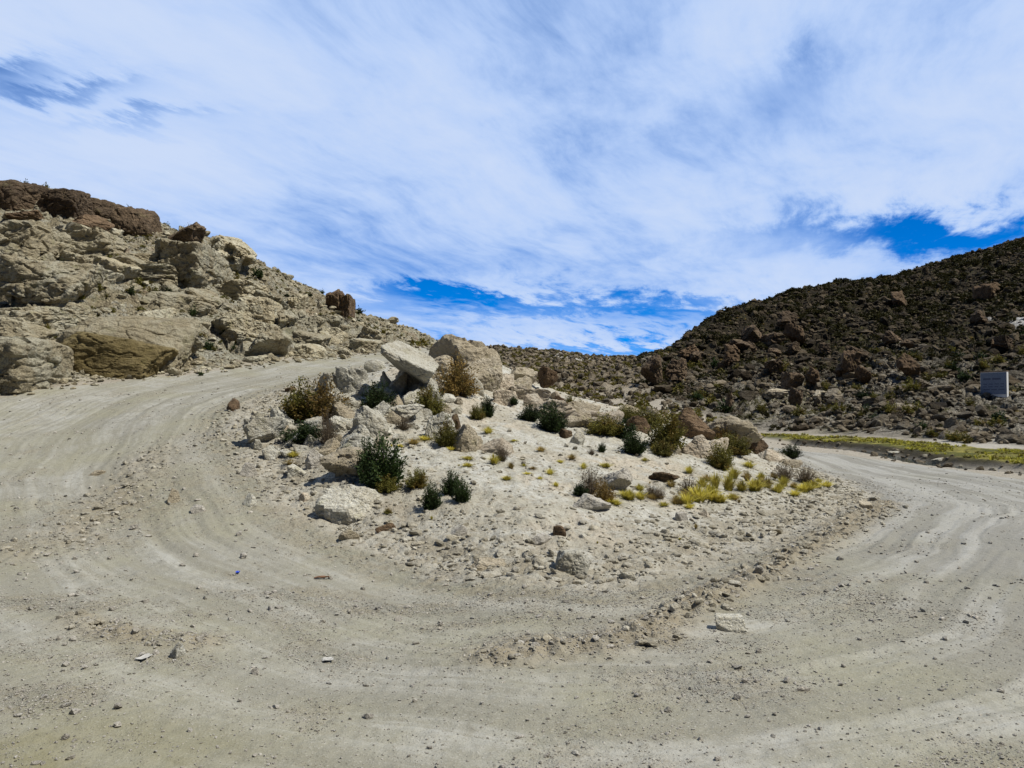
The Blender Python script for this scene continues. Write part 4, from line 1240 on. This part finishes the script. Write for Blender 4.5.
# yellow tussock grass
TS = [(627, 496, 16, 9), (641, 497, 14, 9), (610, 500, 14, 8), (653, 498, 12, 8), (700, 497, 22, 14), (712, 492, 20, 12), (688, 500, 18, 11), (676, 502, 12, 8), (730, 486, 18, 14), (743, 488, 16, 10), (757, 487, 18, 10), (768, 484, 18, 11),
      (779, 490, 12, 8), (785, 483, 14, 9), (735, 475, 12, 10), (748, 478, 12, 9), (716, 481, 12, 8), (703, 484, 12, 8), (690, 470, 9, 9), (672, 483, 9, 10), (815, 485, 22, 8), (828, 485, 16, 8), (805, 490, 14, 7), (735, 497, 14, 8),
      (722, 500, 14, 8), (640, 488, 12, 8), (750, 465, 10, 8), (775, 475, 10, 8), (762, 478, 12, 8), (584, 466, 8, 9), (606, 465, 10, 8), (572, 457, 7, 7), (550, 472, 7, 8), (556, 484, 7, 7), (494, 461, 14, 9), (511, 465, 8, 9),
      (507, 478, 7, 6), (468, 459, 9, 6), (467, 465, 10, 5), (541, 449, 9, 8), (514, 441, 8, 4), (488, 432, 12, 6), (424, 438, 10, 7), (413, 442, 14, 8), (451, 449, 10, 6), (400, 446, 6, 4), (655, 448, 8, 8), (290, 463, 10, 8),
      (293, 455, 12, 6), (540, 478, 6, 4), (527, 473, 8, 4), (677, 500, 10, 7), (690, 507, 10, 6), (665, 504, 9, 6), (820, 480, 10, 6), (795, 486, 10, 7), (645, 460, 6, 5), (560, 462, 6, 4), (524, 465, 6, 4), (533, 468, 6, 4)]
rt = random.Random(5)
TS += [(px + rt.uniform(-14, 14), py + rt.uniform(-5, 4), w * rt.uniform(.6, 1.), h * rt.uniform(.7, 1.)) for px, py, w, h in TS[::2] if py > 478 and px > 600]
for i, (px, py, w, h) in enumerate(TS):
    g = G(px, py + .45 * h)
    ww, hh = w * g.y / F * (1.5 if w > 10 else 1.8) * rt.uniform(.75, 1.25), h * g.y / F * (1.25 if w > 10 else .95) * rt.uniform(.75, 1.2)
    col_ = 'straw' if i % 4 == 3 else 'yellow'
    o = link('tussock', rnd.choice(TUFT[col_]), g + Vector((0, .2 * ww, -.02)), (0, 0, rnd.uniform(0, 6.28)), (ww, ww, hh))
    where = 'along the lip of the bank' if 600 < px < 700 and py > 480 else 'around the tail of the mound' if px >= 660 else 'on the white sand' if px > 480 else 'among the boulders of the pile'
    cn = 'brown' if col_ == 'straw' else 'yellow'
    tag(o, f'{cn} tussock of grass growing {where}', 'tussock', f'{cn} tussocks {where}')

# dry little tufts dotted over the sand
dots = sample(1500, m_mound * sstep(-.8, -2.5, sd_mound) * near_m * sstep(.0, .35, fbm2(X / 1.6, Y / 1.6, 160, 3)), -9, 13, 15, 42, 51)
for q in dots[:55]:
    s = rnd.uniform(.06, .17)
    k = rnd.choice(['straw', 'straw', 'yellow'])
    o = link('tussock', rnd.choice(TUFT[k]), q, (0, 0, rnd.uniform(0, 6.28)), (s, s, s * rnd.uniform(.5, .9)))
    cn = 'brown' if k == 'straw' else 'yellow'
    tag(o, f'tiny {cn} grass tuft dotted over the sandy mound', 'tussock', f'tiny {cn} grass tufts on the mound')

# shrubs of the hills
HS = [(40, 283, 10, 10, 'smallgreen'), (47, 284, 13, 10, 'smallgreen'), (6, 288, 16, 14, 'smallgreen'), (33, 286, 12, 7, 'small'), (78, 279, 12, 8, 'small'), (97, 288, 10, 9, 'small'), (83, 240, 12, 12, 'smallgreen'), (80, 224, 10, 6, 'smallgreen'),
      (162, 271, 14, 12, 'smallgreen'), (168, 278, 10, 8, 'smallgreen'), (122, 271, 14, 7, 'small'), (138, 286, 14, 12, 'small'), (131, 293, 6, 14, 'smallgreen'), (152, 292, 12, 12, 'small'), (166, 292, 10, 12, 'smallgreen'), (208, 303, 18, 10, 'small'),
      (233, 278, 12, 8, 'small'), (192, 313, 9, 10, 'smallgreen'), (178, 298, 12, 8, 'small'), (78, 308, 12, 8, 'small'), (53, 312, 8, 5, 'smallgreen'), (45, 330, 8, 12, 'small'), (124, 370, 12, 13, 'small'), (174, 364, 12, 12, 'smallgreen'),
      (242, 335, 12, 8, 'small'), (245, 341, 14, 7, 'small'), (232, 318, 8, 9, 'small'), (200, 374, 6, 5, 'smallgreen'), (233, 350, 6, 6, 'smallgreen'), (270, 353, 6, 6, 'smallgreen'), (246, 351, 5, 6, 'smalldry'), (214, 349, 6, 6, 'small'),
      (286, 296, 6, 4, 'smallgreen'), (310, 296, 6, 4, 'smallgreen'), (262, 290, 6, 5, 'small'), (12, 380, 14, 8, 'smallgreen'), (352, 346, 6, 4, 'small'), (105, 296, 8, 6, 'small'), (36, 298, 8, 5, 'small'), (70, 262, 8, 5, 'smallgreen'), (215, 268, 8, 5, 'small'), (110, 310, 9, 5, 'small'), (150, 302, 8, 6, 'small')]
for px, py, w, h, k in HS:
    g = G(px, py + .45 * h)
    if g is None:
        continue
    ww, hh = w * g.y / F, h * g.y / F
    cn = {'small': 'olive', 'smallgreen': 'dark green', 'smalldry': 'dry brown'}[k]
    hgt = 'lower' if g.z < 9 else 'middle' if g.z < 15 else 'upper'
    bush_at('hillside_shrub', 'shrub', f'{cn} shrub rooted in cracks of the {hgt} pale rocky hill', k, g + Vector((0, .25 * ww, 0)), ww, hh, f'{cn} shrubs on the {hgt} pale hill')
r = np.random.default_rng(60)
hs_ = sample(4000, m_left * np.where(Y < 100, 1, 0) * sstep(-1, -3, sd['left']), -62, -2, 34, 100, 66)
for q in hs_[:95]:
    k = ['smallgreen', 'smallgreen', 'small', 'smalldry'][r.integers(4)]
    cn = {'small': 'olive', 'smallgreen': 'dark green', 'smalldry': 'dry brown'}[k]
    hgt = 'lower' if q[2] < 9 else 'middle' if q[2] < 15 else 'upper'
    s_ = r.uniform(.5, 1.35)
    bush_at('hillside_shrub', 'shrub', f'{cn} shrub rooted in cracks of the {hgt} pale rocky hill', k, q, s_, s_ * r.uniform(.55, .9), f'{cn} shrubs on the {hgt} pale hill', flat_=True)
r = np.random.default_rng(61)
clump = sstep(-.15, .3, fbm2(X / 7, Y / 9, 130, 3))
cand = sample(34000, m_right * (1 - m_scree) * clump * sgn * (1 - .5 * low), 12, 190, 56, 250, 61)
big = r.uniform(.5, 1.9, len(cand)) * (.6 + .4 * cand[:, 1] / 120)
order = np.argsort(-big / cand[:, 1])
for i in order[:150]:
    q, s = cand[i], big[i]
    k = ['smallgreen', 'small', 'small', 'smalldry'][r.integers(4)]
    cn = {'small': 'olive', 'smallgreen': 'dark green', 'smalldry': 'dry brown'}[k]
    hgt = 'grey foot' if q[2] < 8 else 'middle slope' if q[2] < 22 else 'high slope'
    bush_at('hillside_shrub', 'shrub', f'{cn} scrub bush among the boulders on the {hgt} of the dark hill', k, q, s, s * r.uniform(.55, .9), f'{cn} scrub on the {hgt} of the dark hill', flat_=True)


def mass(name, pts, widths, heights, base, seed):
    """far scrub that reads as one mass"""
    rr = np.random.default_rng(seed)
    v0, f0 = base
    n = len(pts)
    a = rr.uniform(0, 6.283, n)
    ca, sa = np.cos(a)[:, None], np.sin(a)[:, None]
    v = np.stack([(v0[None, :, 0] * ca - v0[None, :, 1] * sa) * widths[:, None], (v0[None, :, 0] * sa + v0[None, :, 1] * ca) * widths[:, None], v0[None, :, 2] * heights[:, None]], -1) + pts[:, None]
    return v.reshape(-1, 3), (f0[None] + (np.arange(n) * len(v0))[:, None, None]).reshape(-1, f0.shape[1])


_, _, lv, lf = shoots(77, 14, .5, 1., 1.4, 7, .30, .02)
rest = order[150:9000]
for nm, sel, mt in (('scrub', rest, 'scrub'),):
    v, f = mass(nm, cand[sel], big[sel] * 1.0, big[sel] * .6, (lv, lf), 5)
    tag(link(nm, mesh_np(nm, v, f, M[mt], False)), kind='stuff')
yl = sstep(.08, .34, fbm2(X / 12, Y / 16, 170, 3))
c5 = sample(9000, m_right * (1 - m_scree) * np.maximum(yl, ridge) * sgn, 12, 190, 56, 250, 67)[:1500]
w5 = np.random.default_rng(9).uniform(.5, 1.2, len(c5))
v, f = mass('grass', c5, w5, w5 * .5, tuft(81, 22, .5, 1., .06), 9)
tag(link('grass', mesh_np('grass', v, f, M['straw'], False)), kind='stuff')
c2 = sample(5000, m_left * np.where(Y < 115, 1, 0) * sstep(-1, -3, sd['left']), -70, 0, 34, 112, 62)[:1800]
w2 = np.random.default_rng(3).uniform(.15, .6, len(c2))
v, f = mass('scrub', c2, w2, w2 * .6, (lv, lf), 6)
tag(link('scrub', mesh_np('scrub', v, f, M['olive'], False)), kind='stuff')
c3 = sample(4500, np.maximum(m_far, gap_), -40, 60, 60, 250, 63)
w3 = np.random.default_rng(4).uniform(.5, 1.6, len(c3))
v, f = mass('scrub', c3, w3, w3 * .6, (lv, lf), 7)
tag(link('scrub', mesh_np('scrub', v, f, M['olive'], False)), kind='stuff')
# bog grass of the river strip
c4 = sample(30000, m_river * m_grass * np.where(near['stream'] > 1.5, 1, 0) * sstep(-.1, .22, fbm2(X / 3.2, Y / 3.2, 133, 3)), 8, 45, 28, 86, 64)
tv_, tf_ = tuft(80, 16, .5, 1., .05)
w4 = np.random.default_rng(5).uniform(.25, .6, len(c4))
half = len(c4) * 3 // 5
for a, b, mt in ((0, half, 'bog'), (half, len(c4), 'olive')):
    v, f = mass('grass', c4[a:b], w4[a:b], w4[a:b] * .5, (tv_, tf_), 8 + a)
    tag(link('grass', mesh_np('grass', v, f, M[mt], False)), kind='stuff')

p = sample(5000, np.exp(-(near['stream'] / 1.6) ** 2) * (1 - m_road), 8, 45, 28, 86, 68)
s = .06 * (1 - np.random.default_rng(68).uniform(0, 1, len(p)) * .97) ** (-1 / 1.9)
joined(p, np.minimum(s, .35), 'footrock', 'rubble', None, 2, .6, 68)

# the stream in the river strip
sp = STREAM
v, f = [], []
for i, q in enumerate(sp):
    dv = sp[min(i + 1, len(sp) - 1)] - sp[max(i - 1, 0)]
    nv = np.array([-dv[1], dv[0]]) / np.linalg.norm(dv)
    zc = float(ground_z(np.array([q[0]]), np.array([q[1]]))[0]) + .16
    for s in (-1, 1):
        v.append((q[0] + nv[0] * .8 * s, q[1] + nv[1] * .8 * s, zc))
    if i:
        f.append((2 * i - 2, 2 * i - 1, 2 * i + 1, 2 * i))
mw, tw = material('stream_water')
tw.out((.03, .035, .028), .12, tw.bump(tw.noise(6., tw.n('ShaderNodeNewGeometry').outputs['Position'], 3), .2, .05), .5)
tag(link('stream', mesh_np('stream', v, f, mw)), kind='structure')
for px, py, w, h, lab in ((940, 459, 16, 7, 'white rock in the stream bed, largest of those by the water'), (925, 456, 8, 4, 'small white rock at the edge of the stream, upstream of the largest'), (894, 453, 12, 4, 'flat pale rock on the river bank at the upstream end'),
                         (962, 466, 8, 3, 'small pale rock at the roadside edge of the river bank'), (992, 469, 8, 4, 'pale stone at the downstream end of the river bank')):
    put_rock('rock', 'rock', lab, px, py, w, h, 'pale', 1200 + px, sub=4)

# ------------------------------------------------------------------ the panel sign on the dark hill
g = G(995, 396)
u_ = g.y / F
wd, hg, th = 25.5 * u_, 23.0 * u_, .40
sign = bpy.data.objects.new('panel_sign', None); COL.objects.link(sign)
sign.location = P(993.5, 395, g.y); sign.rotation_euler = (0, 0, R(-60))
tag(sign, 'blue-shaded upright panel sign with a white edge, standing on the dark hill', 'sign')


def box_mesh(name, x0, x1, y0, y1, z0, z1, mat, bev=.02, parent=None):
    bm = bmesh.new()
    bmesh.ops.create_cube(bm, size=1.)
    for q in bm.verts:
        q.co = Vector((x0 if q.co.x < 0 else x1, y0 if q.co.y < 0 else y1, z0 if q.co.z < 0 else z1))
    if bev:
        bmesh.ops.bevel(bm, geom=list(bm.edges), offset=bev, segments=2, affect='EDGES')
    me = bpy.data.meshes.new(name); bm.to_mesh(me); bm.free()
    me.materials.append(mat)
    return link(name, me, parent=parent)


white = plain('white_paint', (.78, .78, .76), .6, .08)
facep = plain('shaded_sign_face', (.22, .27, .36), .5, .35)  # white board's face in shade, the bluish shade painted as its colour
rusty = plain('wooden_cap', (.34, .25, .17), .8)
ink = plain('dark_lettering', (.10, .12, .18), .6, .1)
box_mesh('body', -wd / 2, wd / 2, 0, th, -.3, hg, white, .03, sign)
box_mesh('face', -wd / 2 + .06, wd / 2 - .06, -.03, -.002, .08, hg - .08, facep, .006, sign)
box_mesh('cap', -wd / 2 - .05, wd / 2 + .02, -.05, th + .05, hg + .003, hg + .10, rusty, .02, sign)
r2 = random.Random(3)
for row, (zr, n, hh) in enumerate(((.66, 2, .20), (.46, 4, .09), (.34, 4, .09), (.22, 3, .10))):
    x = -wd * .38
    for j in range(n):
        ln = wd * (.70 / n) * r2.uniform(.75, 1.05)
        box_mesh('lettering', x, x + ln, -.036, -.031, hg * zr, hg * zr + hh, ink, 0, sign)
        x += ln + .06 * wd

# litter on the road
lit = plain('white_plastic', (.46, .44, .39), .6, .3)
blue = plain('blue_plastic', (.02, .06, .45), .4, .05)
wood = plain('old_wood', (.22, .12, .07), .8)


def scrap(name, cat, label, px, py, w, h, mat, rz, thick=.012):
    g = G(px, py)
    u = g.y / F
    bm = bmesh.new()
    bmesh.ops.create_grid(bm, x_segments=7, y_segments=4, size=.5)
    for q in bm.verts:
        k = perlin3(np.array([[q.co.x * 3, q.co.y * 3, px]]), 2)[0]
        q.co = Vector((q.co.x * w * u * (1 + .25 * k), q.co.y * h * u * (1.0 + .6 * k), .02 * k + .025))
    ex = bmesh.ops.extrude_face_region(bm, geom=list(bm.faces))
    for q in ex['geom']:
        if isinstance(q, bmesh.types.BMVert):
            q.co.z += thick
    me = bpy.data.meshes.new(name); bm.to_mesh(me); bm.free()
    me.materials.append(mat)
    tag(link(name, me, g, (0, 0, R(rz))), label, cat)


scrap('plastic_scrap', 'litter', 'white crumpled scrap lying in the middle of the bend', 327, 662, 11, 10, lit, 20, .003)
scrap('plastic_scrap', 'litter', 'tiny blue plastic scrap on the dirt road', 238, 574, 3, 6, blue, 10)
scrap('paper_scrap', 'litter', 'flat white scrap beside the round pale stone', 143, 660, 10, 14, lit, -10, .003)
scrap('stick', 'stick', 'short reddish brown stick lying on the road below the mound', 321, 579, 14, 3, wood, 14, .015)


# ------------------------------------------------------------------ light, sky, camera
SUN_AZ, SUN_EL = R(104), R(57)
sd_dir = Vector((math.sin(SUN_AZ) * math.cos(SUN_EL), math.cos(SUN_AZ) * math.cos(SUN_EL), math.sin(SUN_EL)))
sl = bpy.data.lights.new('sun', 'SUN')
sl.energy, sl.angle, sl.color = 5.0, R(.53), (1., .965, .895)
so = bpy.data.objects.new('sun', sl); COL.objects.link(so)
so.rotation_euler = (-sd_dir).to_track_quat('-Z', 'Y').to_euler()

world = bpy.data.worlds.new('World'); scene.world = world
world.use_nodes = True
t = NT(world.node_tree)
STR = .08
sky = t.n('ShaderNodeTexSky', sky_type='NISHITA')
sky.sun_disc = False
sky.sun_elevation, sky.sun_rotation = SUN_EL, SUN_AZ
sky.altitude, sky.air_density, sky.dust_density, sky.ozone_density = 4200, .9, .1, 3.
hs = t.n('ShaderNodeHueSaturation'); hs.inputs['Saturation'].default_value = 1.25; hs.inputs['Value'].default_value = 1.
gen = t.n('ShaderNodeTexCoord').outputs['Generated']
sx = t.n('ShaderNodeSeparateXYZ'); t.put(sx.inputs[0], gen)
dx, dy, dz = sx.outputs
t.put(hs.inputs['Color'], t.mix(1., sky.outputs[0], t.mix(t.band(dy, -.25, .3), (.34, .38, .46), (.66, 1.08, 1.62)), 'MULTIPLY'))
zz = t.math('ADD', t.math('MAXIMUM', dz, 0.), .09)
cx, cy = t.math('DIVIDE', dx, zz), t.math('DIVIDE', dy, zz)
pl = t.vec(cx, cy)
warp = t.n('ShaderNodeTexNoise'); warp.inputs['Scale'].default_value = .6; warp.inputs['Detail'].default_value = 3; t.put(warp.inputs['Vector'], pl)
wv = t.n('ShaderNodeVectorMath', operation='MULTIPLY_ADD'); t.put(wv.inputs[0], warp.outputs['Color']); wv.inputs[1].default_value = (.7, .7, 0); t.put(wv.inputs[2], pl)
pw = wv.outputs[0]
rot = t.n('ShaderNodeVectorRotate', rotation_type='Z_AXIS'); rot.inputs['Angle'].default_value = R(24); t.put(rot.inputs['Vector'], pw)
pr = rot.outputs[0]
a_ = t.noise(1.0, t.scale(pr, (.62, .40, 1)), 7, .58)
streak = t.noise(1.0, t.scale(pr, (2.9, .80, 1)), 8, .66)
fine = t.noise(1.0, t.scale(pr, (7., 3.4, 1)), 6, .62)
dens = t.math('ADD', t.math('MULTIPLY', a_, .80), t.math('ADD', t.math('MULTIPLY', streak, .40), t.math('MULTIPLY', fine, .16)))
front = t.band(dy, -.35, .35, -.36, .165)
dens = t.math('ADD', dens, front)
# openings of clear sky low over the hills and high on one side
sf = t.math('MAXIMUM', dy, .05)
ua, va = t.math('DIVIDE', dx, sf), t.math('DIVIDE', dz, sf)
wob_ = t.math('MULTIPLY_ADD', t.math('ADD', streak, t.math('MULTIPLY', fine, .7)), .13, -.11)
for u0, v0, su, sv, wgt in ((.12, .128, .26, .016, .20), (.55, .225, .17, .028, .42), (-.06, .146, .09, .012, .30), (-.69, .440, .10, .022, .28), (-.60, .408, .10, .015, .24), (-.50, .372, .12, .012, .14), (.13, .068, .22, .018, .26), (.36, .43, .06, .05, .10)):
    qa = t.math('DIVIDE', t.math('SUBTRACT', ua, u0), su)
    qb = t.math('DIVIDE', t.math('SUBTRACT', t.math('ADD', va, wob_), v0), sv)
    e_ = t.math('EXPONENT', t.math('MULTIPLY', t.math('ADD', t.math('MULTIPLY', qa, qa), t.math('MULTIPLY', qb, qb)), -1.))
    dens = t.math('MULTIPLY_ADD', e_, -wgt, dens)
cov = t.band(dens, .52, .86)
thick = t.band(dens, .66, .98)
ccol = t.mix(thick, (.31 / STR, .49 / STR, .86 / STR), (.55 / STR, .655 / STR, .86 / STR))
col = t.mix(t.math('MULTIPLY', cov, .97), hs.outputs[0], ccol)
bg = t.n('ShaderNodeBackground'); bg.inputs[1].default_value = STR
t.put(bg.inputs[0], col)
wo = t.n('ShaderNodeOutputWorld'); t.t.links.new(bg.outputs[0], wo.inputs[0])

cam = bpy.data.cameras.new('camera')
cam.sensor_width = 36; cam.lens = 36 * F / W
cam.clip_start, cam.clip_end = .1, 20000
co = bpy.data.objects.new('camera', cam); COL.objects.link(co)
co.location = (0, 0, CAMH)
co.rotation_euler = (R(90) + PITCH, 0, 0)
scene.camera = co
vs = scene.view_settings
vs.view_transform, vs.look, vs.exposure, vs.gamma, vs.use_curve_mapping = 'Standard', 'None', .15, 1., False
scene.cycles.max_bounces = 4
scene.cycles.diffuse_bounces = 2
scene.cycles.glossy_bounces = 1
scene.cycles.transmission_bounces = 2
